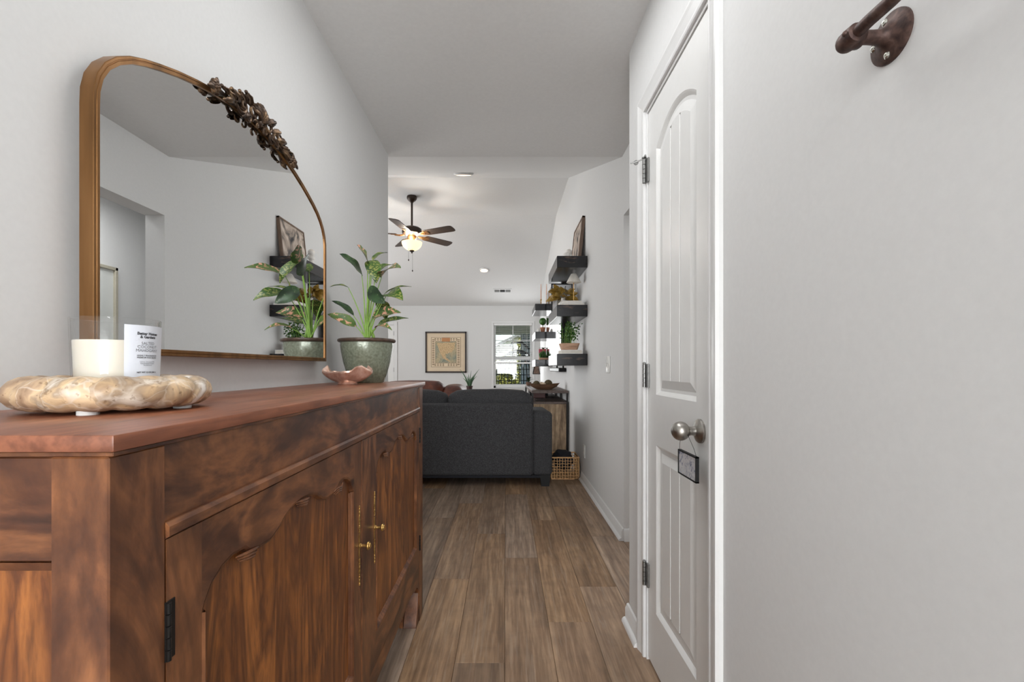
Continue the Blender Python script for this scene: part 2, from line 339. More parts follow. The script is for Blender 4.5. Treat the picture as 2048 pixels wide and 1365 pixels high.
WL = {}
def wloc(o): return WL.get(o.name, Vector((0, 0, 0))) if o else Vector((0, 0, 0))
def obj(name, m, mat, parent=None, smooth=True, loc=None, ang=35):
    me = bpy.data.meshes.new(name); off = Vector(loc) if loc is not None else wloc(parent)
    me.from_pydata([Vector(v)-off for v in m.v], [], m.f); me.update()
    bm = bmesh.new(); bm.from_mesh(me); bmesh.ops.recalc_face_normals(bm, faces=bm.faces[:]); bm.to_mesh(me); bm.free()
    if smooth:
        me.shade_smooth(); me.set_sharp_from_angle(angle=math.radians(ang))
    for x in (mat if isinstance(mat, (list, tuple)) else [mat]): me.materials.append(x)
    o = bpy.data.objects.new(name, me); COL.objects.link(o)
    if parent: o.parent = parent; o.location = off-wloc(parent)
    else: o.location = off
    WL[o.name] = off
    return o
def tag(o, label, cat, group=None, kind=None):
    o['label'] = label; o['category'] = cat
    if group: o['group'] = group
    if kind: o['kind'] = kind
    return o
def thing(name, loc, label, cat, group=None):
    o = bpy.data.objects.new(name, None); o.empty_display_size = .05; COL.objects.link(o); o.location = loc; WL[o.name] = Vector(loc)
    return tag(o, label, cat, group)
def struct(name, m=None, mat=None, loc=None, **kw):
    if m is None:
        o = bpy.data.objects.new(name, None); COL.objects.link(o); o.location = loc or (0, 0, 0); WL[o.name] = Vector(loc or (0, 0, 0))
    else: o = obj(name, m, mat, None, loc=loc, **kw)
    o['kind'] = 'structure'; return o
def at(px, py, y):   # a point at depth y from its place in the photograph
    return Vector(((px-1012)*y/F, y, H+(736-py)*y/F))

# ------------------------------------------------------------------ the setting
XL = -.745; XD = .527; XR = .74; YH = 2.90; CH = 2.435; YC = 1.944; YF = 10.0; RID = 3.34; YR0 = 5.39; YR1 = 6.69; CF = 2.453
YLE = 2.873
sub = struct('floor', M().box((-4.3, -4.5, -.08), (2.0, YF+.1, -.012)), SUB)
pitch = .1855; L = 1.305
joints = {-2: 2.35, -1: 1.68, 0: 2.61, 1: 1.95, 2: 2.267, 3: 2.943, 4: 2.5, -3: 2.0, -4: 1.5}
pm = {}
def plank(x0, x1, y0, y1):
    key = (round(x1-x0, 3), round(y1-y0, 3))
    g = .0009
    if key not in pm:
        m = M().box((0, 0, -.012), (x1-x0-g, y1-y0-g, 0), .0016); o = obj('plank', m, OAK, None, loc=(0, 0, 0)); pm[key] = o.data
    else:
        o = bpy.data.objects.new('plank', pm[key]); COL.objects.link(o)
    o.parent = sub; o.location = (x0, y0, 0)
for k in range(-8, 10):
    x0 = -.0045+pitch*k; x1 = x0+pitch
    if x0 > 1.7: continue
    j = joints.get(k, 1.4+((k*.47) % 1.3)); j = j % L - L*1
    y = j
    while y < 5.6:
        y0 = max(y, -2.15); y1 = y+L
        if y1 > -.4 and y0 < 5.6: plank(x0, min(x1, 1.86), y0, y1)
        y += L
mm = M()
for k in range(-22, 5):
    x0 = -.0045+pitch*k; y = 6.9+((k*.41) % 1.3)
    mm.box((x0, 5.6, -.012) if k < -8 or 1 else 0, (x0+pitch-.001, y, -.001)); 
    while y < YF: mm.box((x0, y+.001, -.012), (x0+pitch-.001, min(YF, y+L), -.001)); y += L
for k in range(-22, -8):
    x0 = -.0045+pitch*k; mm.box((x0, 2.9, -.012), (x0+pitch-.001, 5.599, -.001))
for k in range(-5, 8):
    mm.box((-.0045+pitch*k, -4.4, -.012), (-.0045+pitch*(k+1)-.001, -2.2, -.001))
fb = obj('plank_rows', mm, OAK, sub, smooth=False); fb['kind'] = 'stuff'

struct('wall_left', M().box((XL-.12, -4.4, 0), (XL, YLE, CH)), WALL)
struct('wall_front', M().box((-4.3, YLE-.12, 0), (XL-.12, YLE, CH+.1)), WALL)
struct('wall_back', M().box((-4.4, YF, 0), (2.0, YF+.12, 0.645)).box((-4.4, YF, 2.07), (2.0, YF+.12, CF+.2)).box((-4.4, YF, .645), (-.27, YF+.12, 2.07)).box((.575, YF, .645), (2.0, YF+.12, 2.07)), WALL, smooth=False)
struct('wall_far_left', M().prism([(YLE-.1, 0), (YF, 0), (YF, CF), (YR1, RID), (YR0, RID), (YH, CH), (YLE-.1, CH)], -4.42, -4.3, 'x'), WALL, smooth=False)
struct('wall_entry', M().box((-.9, -4.52, 0), (1.9, -4.4, CH)), WALL)
# near right wall with the closet door opening
DY0, DY1, DZT = 1.166, 1.712, 2.052
wr = M().box((XD, -2.2, 0), (XD+.115, DY0, CH)).box((1.3, -4.4, 0), (1.4, -2.2, CH)).box((XD+.115, -2.2, 0), (1.4, -2.1, CH)).box((XD, DY1, 0), (XD+.115, YC, CH)).box((XD, DY0, DZT), (XD+.115, DY1, CH)).box((XD+.115, YC-.115, 0), (2.0, YC, CH))
struct('wall_right', wr, WALL, smooth=False)
# far right wall: side opening, then on to the end of the living room under the vault
OP = 2.86
m = M().prism([(OP, 0), (YF, 0), (YF, CF), (YR1, RID), (YR0, RID), (YH, CH), (YC, CH), (YC, 2.05), (OP, 2.05)], XR, XR+.12, 'x')
struct('wall_right_far', m, WALL, smooth=False)
struct('wall_side_hall', M().box((1.78, YC-.2, 0), (1.9, 5.0, CH)).box((XR+.12, 4.9, 0), (1.78, 5.0, CH)), WALL, smooth=False)
struct('wall_closet', M().box((XD+.7, .6, 0), (XD+.75, YC-.115, CH)), WALL)
struct('ceiling', M().box((-.9, -4.5, CH), (2.0, YH, CH+.05)).box((XR+.12, YH, CH), (2.0, 5.0, CH+.05))
       .box((-4.4, YLE-.12, CH), (-.9, YH, CH+.05))
       .prism([(YH, CH), (YR0, RID), (YR1, RID), (YF, CF), (YF+.1, CF+.06), (YR1, RID+.08), (YR0, RID+.08), (YH, CH+.06)], -4.4, XR+.12, 'x'), CEIL, smooth=False)

def baseboard(name, x, y0, y1, sgn):
    m = M().prism([(x, 0), (x+sgn*.014, 0), (x+sgn*.014, .058), (x+sgn*.010, .064), (x+sgn*.007, .074), (x, .078)], y0, y1, 'y')
    o = struct(name, m, TRIM)
    q = [(x+sgn*.014, 0)]+[(x+sgn*(.014+.016*math.cos(a)), .019*math.sin(a)) for a in [PI/2*i/5 for i in range(6)]]
    obj('shoe_moulding', M().prism(q, y0, y1, 'y'), TRIM, o)
    return o
baseboard('baseboard_right_far', XR, OP, YF, -1)
baseboard('baseboard_right_near', XD, DY1+.058, YC+.016, -1)
baseboard('baseboard_right_entry', XD, -2.2, DY0-.07, -1)
baseboard('baseboard_left', XL, -2.2, YLE, 1)
struct('baseboard_corner', M().box((XD, YC, 0), (XR+.1, YC+.014, .074), .003), TRIM)
struct('baseboard_opening', M().prism([(OP, 0), (OP-.014, 0), (OP-.014, .06), (OP-.006, .076), (OP, .078)], XR, XR+.12, 'x'), TRIM)
struct('baseboard_back', M().box((-2.35, YF-.014, 0), (XR, YF, .085), .003), TRIM)

# door casing around the closet door
def casing_prof(o):  # thickness profile across the casing width (0 = inner edge)
    return [(0, 0), (0, .010), (.006, .012), (.012, .012), (.014, .009), (.040, .015), (.050, .018), (.058, .018), (.062, .010), (.062, 0)]
def casing(name, y0, y1, zt, x, sgn=-1):
    m = M(); pr = casing_prof(0)
    def ring(w, t): return [Vector((x+sgn*t, y0-w, 0)), Vector((x+sgn*t, y0-w, zt+w)), Vector((x+sgn*t, y1+w, zt+w)), Vector((x+sgn*t, y1+w, 0))]
    for (a, b) in zip(pr, pr[1:]): m.strip(ring(*a), ring(*b))
    return struct(name, m, TRIM, ang=15)
casing('trim_1', DY0, DY1, DZT, XD)
struct('trim_2', M().box((XD-.001, DY0-.0005, 0), (XD+.115, DY0+.012, DZT)).box((XD-.001, DY1-.012, 0), (XD+.115, DY1, DZT)).box((XD-.001, DY0+.012, DZT-.012), (XD+.115, DY1-.012, DZT)), TRIM, smooth=False)

# ------------------------------------------------------------------ closet door
dx = XD+.004; dy0, dy1 = DY0+.014, DY1-.014; dz0, dz1 = .012, DZT-.014
dn = obj('door_1', M().box((dx+.012, dy0, dz0), (dx+.035, dy1, dz1)), DOORP, None, loc=(dx, (dy0+dy1)/2, 0)); dn['kind'] = 'structure'
def loop_arch(a0, a1, z0, zs, za, d, x, n=14):
    pts = [(a0+d, z0+d), (a1-d, z0+d)]
    yc = (a0+a1)/2; hw = (a1-a0)/2-d
    for i in range(n+1):
        t = 1-2*i/n; k = .6 if za-zs > .01 else 1.0; pts.append((yc+hw*t, (zs-d*k)+((za-d)-(zs-d*k))*(1-t*t)))
    return [Vector((x, p[0], p[1])) for p in pts]
P0, P1 = 1.269, 1.609
up = (P0, P1, H-.0955, H+.776, H+.842); lo = (P0, P1, H-.873, H-.274, H-.2739)
# stiles and rails standing proud of the recessed panels
m = M().box((dx, dy0, dz0), (dx+.014, P0, dz1)).box((dx, P1, dz0), (dx+.014, dy1, dz1)).box((dx, P0, dz0), (dx+.014, P1, lo[2])).box((dx, P0, lo[3]), (dx+.014, P1, up[2]))
top = [(P0, dz1), (P1, dz1)]+[(v.y, v.z) for v in loop_arch(*up, 0, 0)[2:]][::-1][::-1]
arc = [(v.y, v.z) for v in loop_arch(*up, 0, 0)[2:]]    # from P1 to P0
m.prism([(P0, dz1), (P1, dz1)]+arc, dx, dx+.014, 'x')
obj('stiles_and_rails', m, DOORP, dn, smooth=False)
def panel(name, a):
    m = M(); offs = [(0, 0), (.005, .0035), (.014, .011), (.024, .011), (.052, .004)]
    loops = [loop_arch(*a, d, dx+t) for d, t in offs]
    for A, B in zip(loops, loops[1:]): m.strip(A, B, True)
    d = .052; yA, yB = a[0]+d, a[1]-d; yc = (yA+yB)/2; hw = (yB-yA)/2; zb = a[2]+d
    kk = .6 if a[4]-a[3] > .01 else 1.0
    def ztop(y): t = (y-yc)/hw; return (a[3]-d*kk)+((a[4]-d)-(a[3]-d*kk))*(1-t*t)
    W = (yB-yA)/3; g = .0055
    for i in range(3):
        p = yA+i*W+(g if i else 0); q = yA+(i+1)*W-(g if i < 2 else 0)
        ys = [p+(q-p)*j/6 for j in range(7)]
        m.strip([Vector((dx+.004, y, zb)) for y in ys], [Vector((dx+.004, y, ztop(y))) for y in ys])
        if i < 2:
            c = yA+(i+1)*W
            for (s, e) in ((c-g, c), (c, c+g)):
                xs, xe = (dx+.004 if s != c else dx+.012), (dx+.004 if e != c else dx+.012)
                m.add([(xs, s, zb), (xe, e, zb), (xe, e, ztop(e)), (xs, s, ztop(s))], [(0, 1, 2, 3)])
    return obj(name, m, DOORP, dn, ang=12)
panel('upper_panel', up); panel('lower_panel', lo)
for hz in (H+.735, H-.03, H-.772):
    hg = obj('hinge', M().box((XD-.0035, DY1-.030, hz-.044), (XD+.0032, DY1+.004, hz+.044), .0008), NICKELD, dn); hg['label'] = 'satin steel hinge'
    kn = M()
    for i in range(5): kn.lathe([(.0055, -.0082), (.0066, -.0078), (.0066, .0078), (.0055, .0082)], (XD-.009, DY1-.006, hz+(i-2)*.0172), 12)
    kn.ball((XD-.009, DY1-.006, hz+.046), .006, 10, 6)
    obj('knuckle', kn, NICKELD, hg)
# hinge pin stop on the top hinge
hz = H+.735+.05
st = M().lathe([(.0085, 0), (.0085, .004)], (XD-.009, DY1-.006, hz), 14).tube([(XD-.009, DY1-.006, hz), (XD-.030, DY1+.004, hz-.006), (XD-.056, DY1+.008, hz-.012)], .0028, 8).tube([(XD-.009, DY1-.006, hz), (XD-.012, DY1-.03, hz)], .004, 8)
st.lathe([(.009, 0), (.009, .004), (.006, .006)], (XD-.036, DY1+.004, hz-.010), 12, 'y')
o = obj('hinge_pin_stop', st, NICKELD, dn); o['label'] = 'steel hinge pin door stop'
ky, kz = 1.242, H-.173
kb = M().lathe([(.033, 0), (.033, -.005), (.030, -.009), (.020, -.013), (.013, -.017), (.0115, -.026), (.0125, -.030), (.0125, -.031)], (dx, ky, kz), 36, 'x')
kn = obj('knob_rosette', kb, NICKEL, dn); kn['label'] = 'brushed nickel rosette'
prof = [(.0115, -.030)]
for i in range(1, 16):
    a = PI*i/16; prof.append((max(.0115 if i < 4 else 0, .0262*math.sin(a)), -.0545+.0245*math.cos(a)))
prof.append((.001, -.079))
o = obj('knob', M().lathe(prof, (dx, ky, kz), 36, 'x'), NICKEL, kn)
o = obj('strike_plate', M().box((XD-.0025, DY0+.002, kz-.032), (XD+.001, DY0+.010, kz+.032), .001), NICKELD, dn)

# little plaque on the knob
pl = thing('hanging_plaque', (.497, ky, H-.298), 'small marbled plaque in a dark frame hanging on a wire from the nickel door knob', 'sign')
py0, py1, pz0, pz1 = 1.178, 1.300, H-.300, H-.232
fr = M()
for (a, b, c, d) in ((py0, py1, pz0, pz0+.0035), (py0, py1, pz1-.0035, pz1), (py0, py0+.0035, pz0, pz1), (py1-.0035, py1, pz0, pz1)):
    fr.box((.491, a, c), (.500, b, d))
obj('frame', fr, BLK, pl, smooth=False)
def splatter():
    m, t, b = newmat('splattered_tile'); mp = coords(t)
    n = N(t, 'TexNoise'); n.inputs['Scale'].default_value = 70; n.inputs['Detail'].default_value = 5; n.inputs['Distortion'].default_value = 1.5; t.links.new(mp.outputs[0], n.inputs['Vector'])
    r = ramp(t, [(.3, lin((70, 74, 110))), (.4, lin((170, 172, 182))), (.55, lin((206, 204, 202))), (.68, lin((192, 196, 206)))]); t.links.new(n.outputs['Fac'], r.inputs[0]); t.links.new(r.outputs[0], b.inputs['Base Color']); return m
obj('tile', M().box((.493, py0+.003, pz0+.003), (.499, py1-.003, pz1-.003)), splatter(), pl)
obj('hanging_wire', M().tube([(.4945, py1-.004, pz1), (.492, py1-.012, pz1+.018), (.486, ky+.022, kz-.012), (.4855, ky+.012, kz+.0005), (.4855, ky+.002, kz+.018), (.487, ky-.02, kz-.005), (.492, py0+.014, pz1+.02), (.4945, py0+.004, pz1)], .0006, 6), BLACKM, pl)

# ------------------------------------------------------------------ iron pipe rail on the near right wall
rl = thing('pipe_rail', (XD, .621, H+.451), 'rusty iron pipe rail on a round three-screw flange, upper right wall', 'rail')
fy, fz = .621, H+.451
def flange(y):
    return M().lathe([(.0335, 0), (.0335, -.0028), (.031, -.0045), (.020, -.0075), (.0125, -.013), (.0095, -.020), (.0088, -.030), (.0088, -.046)], (XD, y, fz), 36, 'x')
RX = XD-.055
f1 = obj('flange', flange(fy), RUST, rl)
for a in (80, 2, -88):
    a = math.radians(a); sy, sz = fy-.0225*math.sin(a-PI/2), fz+.0225*math.cos(a-PI/2)
    sy, sz = fy+.0235*math.cos(a), fz+.0235*math.sin(a)
    sc = M().lathe([(.0048, 0), (.0048, -.0015), (.0030, -.0032), (.0014, -.0033), (.0012, -.0022), (.0002, -.0021)], (XD-.0055, sy, sz), 16, 'x')
    o = obj('screw', sc, ZINC, f1); 
tee = M().lathe([(.0088, -.012), (.0125, -.011), (.0135, 0), (.0135, .010), (.0125, .014)], (RX, fy, fz), 20, 'y').lathe([(.0135, .012), (.0145, .010), (.0145, .002), (.012, -.002)], (RX, fy, fz), 20, 'x')
tee.ball((RX, fy+.012, fz), .0125, 16, 10, (1, .8, 1)).ball((RX-.012, fy-.004, fz+.002), .004, 8, 6)
obj('elbow_fitting', tee, RUST, rl)
pts = [(RX, fy-.004, fz)]+[(RX+.0006*math.sin(i*1.7), fy-.03-i*.03, fz+.0006*math.cos(i*2.1)) for i in range(15)]
obj('pipe', M().tube(pts, .0082, 14), RUST, rl)
f2 = obj('flange', flange(.16), RUST, rl)

# ------------------------------------------------------------------ sideboard
SX = -.372; SY0 = .426; SY1 = 2.030; ZT = H-.0625; BK = XL+.003
sb = thing('sideboard', (-.56, 1.23, 0), 'reddish brown carved wooden sideboard with two panelled doors along the left wall', 'sideboard')
obj('top', M().box((BK, SY0-.004, ZT-.0165), (SX+.008, SY1+.022, ZT), .0022, 2), TOPW, sb)
obj('top_moulding', M().box((BK, SY0+.001, ZT-.0215), (SX+.003, SY1+.010, ZT-.0165), .001), WOODY, sb)
zb = ZT-.0215; zd = H-.1885; za = H-.905; PW = .071
# corner posts with bracket feet
for (a, b) in ((SY0, .497), (1.955, SY1)):
    obj('corner_post', M().box((SX-.055, a, .0), (SX, b, zb), .0015), WOODZ, sb)
for (a, b) in ((SY0, .497), (1.955, SY1)):
    obj('rear_post', M().box((BK, a, 0), (BK+.05, b, zb), .0015), WOODZ, sb)
def endpanel(y, ins, sg):
    o = obj('end_panel', M().box((BK+.05, y, za), (SX-.055, y+sg*.012, zb)), PANW, sb)
    obj('end_rail', M().box((BK+.04, min(y, y-sg*.010), H-.1845), (SX-.050, max(y, y-sg*.010), zb), .002), WOODX, sb)
    obj('end_rail', M().box((BK+.04, min(y, y-sg*.010), za), (SX-.05, max(y, y-sg*.010), za+.10), .002), WOODX, sb)
    e = M().strip([Vector((SX-.055, y-sg*.010, za+.1)), Vector((SX-.055, y-sg*.010, H-.1845)), Vector((BK+.05, y-sg*.010, H-.1845)), Vector((BK+.05, y-sg*.010, za+.1))],
                  [Vector((SX-.067, y, za+.112)), Vector((SX-.067, y, H-.1965)), Vector((BK+.062, y, H-.1965)), Vector((BK+.062, y, za+.112))], True)
    obj('end_bead', e, WOODZ, sb)
endpanel(SY0+.014, 0, 1); endpanel(SY1-.014, 0, -1)
obj('frieze_board', M().box((SX-.02, .497, H-.171), (SX-.0035, 1.955, zb)), WOODY, sb)
obj('rail_moulding', M().prism([(SX-.02, H-.171), (SX+.001, H-.1695), (SX+.0045, H-.174), (SX+.0045, H-.184), (SX, H-.1875), (SX-.02, H-.1875)], .497, 1.955, 'y'), WOODY, sb)
DZ0 = H-.845
obj('centre_stile', M().box((SX-.02, 1.171, DZ0-.02), (SX+.0015, 1.244, H-.1885), .0015), WOODZ, sb)
obj('carcass_back', M().box((BK, .45, za+.03), (BK+.008, 2.0, zb)), WOODZ, sb)
obj('carcass_floor', M().box((BK+.01, .45, za+.04), (SX-.03, 2.0, za+.055)), WOODY, sb)
# shaped apron
def apron_pts():
    pts = [(.497, DZ0-.003), (1.955, DZ0-.003)]
    c = [(1.955, .105), (1.945, .135), (1.925, .158), (1.895, .172), (1.86, .172), (1.84, .182), (1.79, .190), (1.70, .188), (1.5, .186), (1.22, .184)]
    low = [(y, z) for y, z in c]
    pts += low + [(.497+1.955-y, z) for y, z in low[::-1]][1:]
    return pts
obj('apron', M().prism(apron_pts(), SX-.020, SX-.001, 'x'), WOODY, sb)
obj('foot', M().box((SX-.075, 1.90, 0), (SX-.058, 1.955, .19), .001).prism([(1.955, 0), (1.90, 0), (1.905, .03), (1.93, .06), (1.945, .11), (1.955, .15)], SX-.055, SX-.004, 'x'), WOODZ, sb)
obj('foot', M().prism([(.497, 0), (.552, 0), (.547, .03), (.522, .06), (.507, .11), (.497, .15)], SX-.055, SX-.004, 'x'), WOODZ, sb)

# doors with the ogee shaped top rail
SCP = [(.0, -.300), (.004, -.288), (.016, -.270), (.034, -.258), (.056, -.252), (.080, -.254), (.088, -.262), (.110, -.268), (.138, -.270), (.158, -.262), (.180, -.247), (.205, -.2385), (.235, -.236)]
def sb_door(y0, y1, hinge_left):
    W = y1-y0; st = .058; a, b = y0+st, y1-st; sc = (b-a)/(2*.266)
    left = [(a+p*(b-a)/2/.266*1.0 if 0 else a+p*(b-a)/2/.235*1.0, H+z) for p, z in SCP]
    c = (a+b)/2; arc = left+[(2*c-y, z) for y, z in left[::-1]][1:]
    pb = H-.757
    d = obj('door', M().box((SX-.018, y0, DZ0), (SX-.009, y1, zd)), PANW, sb)
    obj('door_stile', M().box((SX-.010, y0, DZ0), (SX, a, zd)), WOODZ, d, smooth=False)
    obj('door_stile', M().box((SX-.010, b, DZ0), (SX, y1, zd)), WOODZ, d, smooth=False)
    obj('bottom_rail', M().box((SX-.010, a, DZ0), (SX, b, pb)), WOODY, d, smooth=False)
    obj('shaped_top_rail', M().prism([(a, zd), (b, zd)]+arc[::-1], SX-.010, SX, 'x'), WOODY, d, ang=25)
    # moulding round the panel
    loop = [(a, pb)]+arc+[(b, pb)]
    n = len(loop); cl = M()
    def offs(dist):
        out = []
        for i in range(n):
            p = Vector(loop[i]); q0 = Vector(loop[(i-1) % n]); q1 = Vector(loop[(i+1) % n])
            e0 = (p-q0).normalized(); e1 = (q1-p).normalized(); n0 = Vector((e0.y, -e0.x)); n1 = Vector((e1.y, -e1.x))
            nb = (n0+n1).normalized(); k = 1/max(.5, nb.dot(n0)); out.append(p+nb*dist*k)
        return out
    prf = [(0, 0), (.0035, .0022), (.006, .0008), (.0085, -.0015), (.010, -.004), (.013, -.006), (.015, -.0085)]
    L_ = [[Vector((SX+t, p.x, p.y)) for p in offs(dd)] for dd, t in prf]
    for A, B in zip(L_, L_[1:]):
        cl.strip([A[-2], A[-1], A[0], A[1]], [B[-2], B[-1], B[0], B[1]])
    obj('panel_moulding', cl, WOODZ, d, ang=20)
    ed = M(); e0 = offs(0); e1 = offs(.004); e2 = offs(.006)
    E_ = [[Vector((SX+t, p.x, p.y)) for p in q[1:-1]] for t, q in ((.0003, e0), (-.0012, e1), (-.009, e2))]
    for A, B in zip(E_, E_[1:]): ed.strip(A, B)
    obj('rail_edge', ed, WOODY, d, ang=50)
    # carved lips under the cusps of the top rail
    for (cy, cz, s) in ((a+.085*(b-a)/2/.235, H-.262, 1), (2*c-(a+.085*(b-a)/2/.235), H-.262, -1), (c, H-.239, 0)):
        cm = M()
        for k in range(3):
            zz = cz-.0035-k*.0042; w = .028-.004*k
            cm.tube([(SX-.001, cy-w, zz+(.003 if s >= 0 else -.004)), (SX+.0022, cy-w*.4, zz+.001), (SX+.0028, cy+w*.3, zz-.001), (SX-.001, cy+w, zz+(-.004 if s >= 0 else .003))], [.0012, .0026, .0026, .0012], 8)
        obj('carved_lip', cm, WOODZ, d)
    hy = y0 if hinge_left else y1
    for z0 in (H-.322, H-.785):
        hb = M().box((SX-.001, hy-.003, z0), (SX+.0012, hy+.009*(1 if hinge_left else -1)+.003, z0+.065), .0004)
        for i in range(5): hb.lathe([(.0024, .0003), (.0030, .0008), (.0030, .0122), (.0024, .0127)], (SX+.0022, hy, z0+i*.013), 10)
        o = obj('hinge', hb, BLACKM, d); o['label'] = 'black iron hinge'
    ky = (y1-.017) if hinge_left else (y0+.039)
    kz = H-.448-.003
    # long cast escutcheon: beads and vase shapes strung on a thin plate
    es = M().box((SX-.0005, ky-.0042, kz-.030), (SX+.0018, ky+.0042, kz+.030), .0008)
    for sg in (1, -1):
        z = .032
        for (r, l) in ((.005, .006), (.0032, .005), (.0058, .009), (.0030, .004), (.0046, .007), (.0062, .012), (.0034, .008), (.0026, .004), (.0046, .006), (.0026, .004), (.0036, .006), (.0022, .004), (.0030, .005)):
            es.ball((SX+.0008, ky, kz+sg*(z+l*.5)), 1, 8, 6, (.0024, r, l*.56)); z += l*.86
    e = obj('escutcheon', es, BRASSH, d); e['label'] = 'long cast brass escutcheon'
    kb = M().lathe([(.0062, 0), (.0062, .003), (.0042, .005), (.0036, .014), (.0044, .018), (.0096, .020), (.0108, .022), (.0100, .0245), (.0075, .026), (.0068, .028), (.0035, .0295), (.001, .030)], (SX+.001, ky, kz), 20, 'x')
    obj('knob', kb, BRASSH, d)
    return d
sb_door(.4985, 1.1695, True); sb_door(1.2455, 1.9535, False)

# ------------------------------------------------------------------ arched mirror
MX = -.700; MB = -.724; MC = 1.273
HALF = [(0, .690), (.06, .6885), (.12, .682), (.18, .671), (.24, .655), (.30, .636), (.35, .617), (.39, .600), (.425, .582), (.455, .560), (.478, .535), (.493, .507), (.500, .478), (.501, .45)]
def mloop(d, x):
    pts = []
    hl = HALF
    full = [(MC+a, H+b) for a, b in hl]+[(MC+.501, H+.0245)]+[(MC-.501, H+.0245)]+[(MC-a, H+b) for a, b in hl[::-1]][:-1]
    n = len(full); out = []
    for i in range(n):
        p = Vector(full[i]); q0 = Vector(full[(i-1) % n]); q1 = Vector(full[(i+1) % n])
        e0 = (p-q0).normalized(); e1 = (q1-p).normalized(); n0 = Vector((e0.y, -e0.x)); n1 = Vector((e1.y, -e1.x)); nb = (n0+n1).normalized()
        out.append(p+nb*d/max(.5, nb.dot(n0)))
    return [Vector((x, p.x, p.y)) for p in out]
mr = thing('arched_mirror', (MX-.012, MC, H+.0245), 'arched brass framed mirror with a carved leafy crest on the left wall', 'mirror')
fm = M(); prf = [(0, MB), (0, MX-.001), (.001, MX), (.0045, MX), (.0055, MX-.0012), (.0065, MX-.0012), (.0075, MX), (.0125, MX), (.0135, MX-.001), (.0135, MX-.010), (.0135, MB)]
lp = [mloop(d, x) for d, x in prf]
for A, B in zip(lp, lp[1:]+lp[:1]): fm.strip(A, B, True)
obj('frame', fm, BRASS, mr, ang=28)
g = mloop(.013, MX-.0035); g2 = mloop(.013, MB+.002)
gm = M().add(g, [tuple(range(len(g)))]).add(g2, [tuple(range(len(g2)))[::-1]]).strip(g, g2, True)
go = obj('mirror_glass', gm, mirm, mr, smooth=False)
for yy in (MC-.3, MC+.3):
    obj('wall_bracket', M().box((XL, yy-.015, H+.55), (MB+.001, yy+.015, H+.57)), BLACKM, mr)
# carved crest: everything sits in the mirror plane (s along the wall, h up) and stands out towards the hall
def arc_h(s):
    a = abs(s)
    for (p, q) in zip(HALF, HALF[1:]):
        if p[0] <= a <= q[0]: return p[1]+(q[1]-p[1])*(a-p[0])/(q[0]-p[0])
    return .45
def cp(s, h, x): return Vector((MX+x, MC+s, H+arc_h(s)-.006+h))
fan = M()
for k in range(9):
    a = math.radians(-64+k*16); ln = .046-.010*abs(k-4)/4
    pts = [cp(math.sin(a)*t*ln, .004+math.cos(a)*t*ln, .008+.014*math.sin(t*2.6)) for t in (0, .25, .5, .75, .95, 1.1)]
    fan.tube(pts, [.0035, .0045, .0056, .0062, .0056, .0022], 8)
fan.ball(cp(0, 0, .010), .011, 12, 8, (.7, 1, 1))
crest = obj('carved_crest', fan, ORN, mr); crest['label'] = 'carved leafy bronze crest'
def spiral(s0, h0, r0, turns, sg, x=.010, th=.005, flip=1):
    pts = []; rs = []
    n = 22
    for i in range(n):
        t = i/(n-1); r = r0*(1-t*.82); a = t*turns*2*PI
        pts.append(cp(s0+sg*(r0-0)*0+sg*r*math.cos(a), h0+flip*r*math.sin(a), x+.008*t)); rs.append(th*(1-.45*t)*(0.5+min(1, t*5)*.5))
    return M().tube(pts, rs, 8)
for sg in (1, -1):
    for (s0, h0, r0, tn, fl, th) in ((.042, .014, .027, 1.35, 1, .0062), (.086, .004, .022, 1.3, -1, .0058), (.058, -.012, .014, 1.2, -1, .0046), (.124, .010, .019, 1.25, 1, .0052), (.022, -.014, .013, 1.1, 1, .0044), (.106, .020, .013, 1.2, -1, .004)):
        obj('scroll', spiral(sg*s0, h0, r0, tn, sg, .010, th, fl), ORN, crest)
    for (s0, h0, s1, h1, wd, ht) in ((.045, .025, .075, .046, .022, 1), (.070, .014, .104, .034, .020, 1), (.095, .006, .138, .024, .020, 1), (.12, .0, .160, .012, .018, 1), (.05, -.006, .088, -.024, .018, -1), (.125, -.002, .168, -.014, .016, -1), (.148, .006, .178, .014, .014, 1)):
        lm = M()
        b0, b1 = cp(sg*s0, h0, .010), cp(sg*s1, h1, .016)
        lm.leaf(b0, b1, (1, 0, 0), wd, .22, -.5, 8, .10, .8, .004)
        lm.tube([b0+(b1-b0)*t+Vector((.012*4*t*(1-t), 0, 0)) for t in (0, .3, .6, .9)], [.0035, .003, .0025, .001], 6)
        lm.ball(b1+Vector((.0, 0, 0)), .0048, 8, 6)
        obj('acanthus_leaf', lm, ORN, crest)
    fl = M(); c = cp(sg*.196, .004, .010)
    for k in range(6):
        a = k*PI/3; fl.ball(c+Vector((.002, .0105*math.cos(a), .0105*math.sin(a))), .0085, 10, 7, (.8, 1, 1))
        fl.ball(c+Vector((.007, .0055*math.cos(a+.5), .0055*math.sin(a+.5))), .0058, 8, 6)
    fl.ball(c+Vector((.011, 0, 0)), .005, 8, 6); fl.leaf(c, c+Vector((.004, sg*.03, -.012)), (1, 0, 0), .016, .2, -.4, 6, 0, .8, .003)
    fl.leaf(c, c+Vector((.004, -sg*.004, .026)), (1, 0, 0), .016, .2, -.4, 6, 0, .8, .003)
    obj('rosette', fl, ORN, crest)
    obj('garland', M().tube([cp(sg*s, .002*math.sin(s*90), .006) for s in [.01+i*.018 for i in range(11)]], [.007+.002*math.sin(i*2.2) for i in range(11)], 8), ORN, crest)

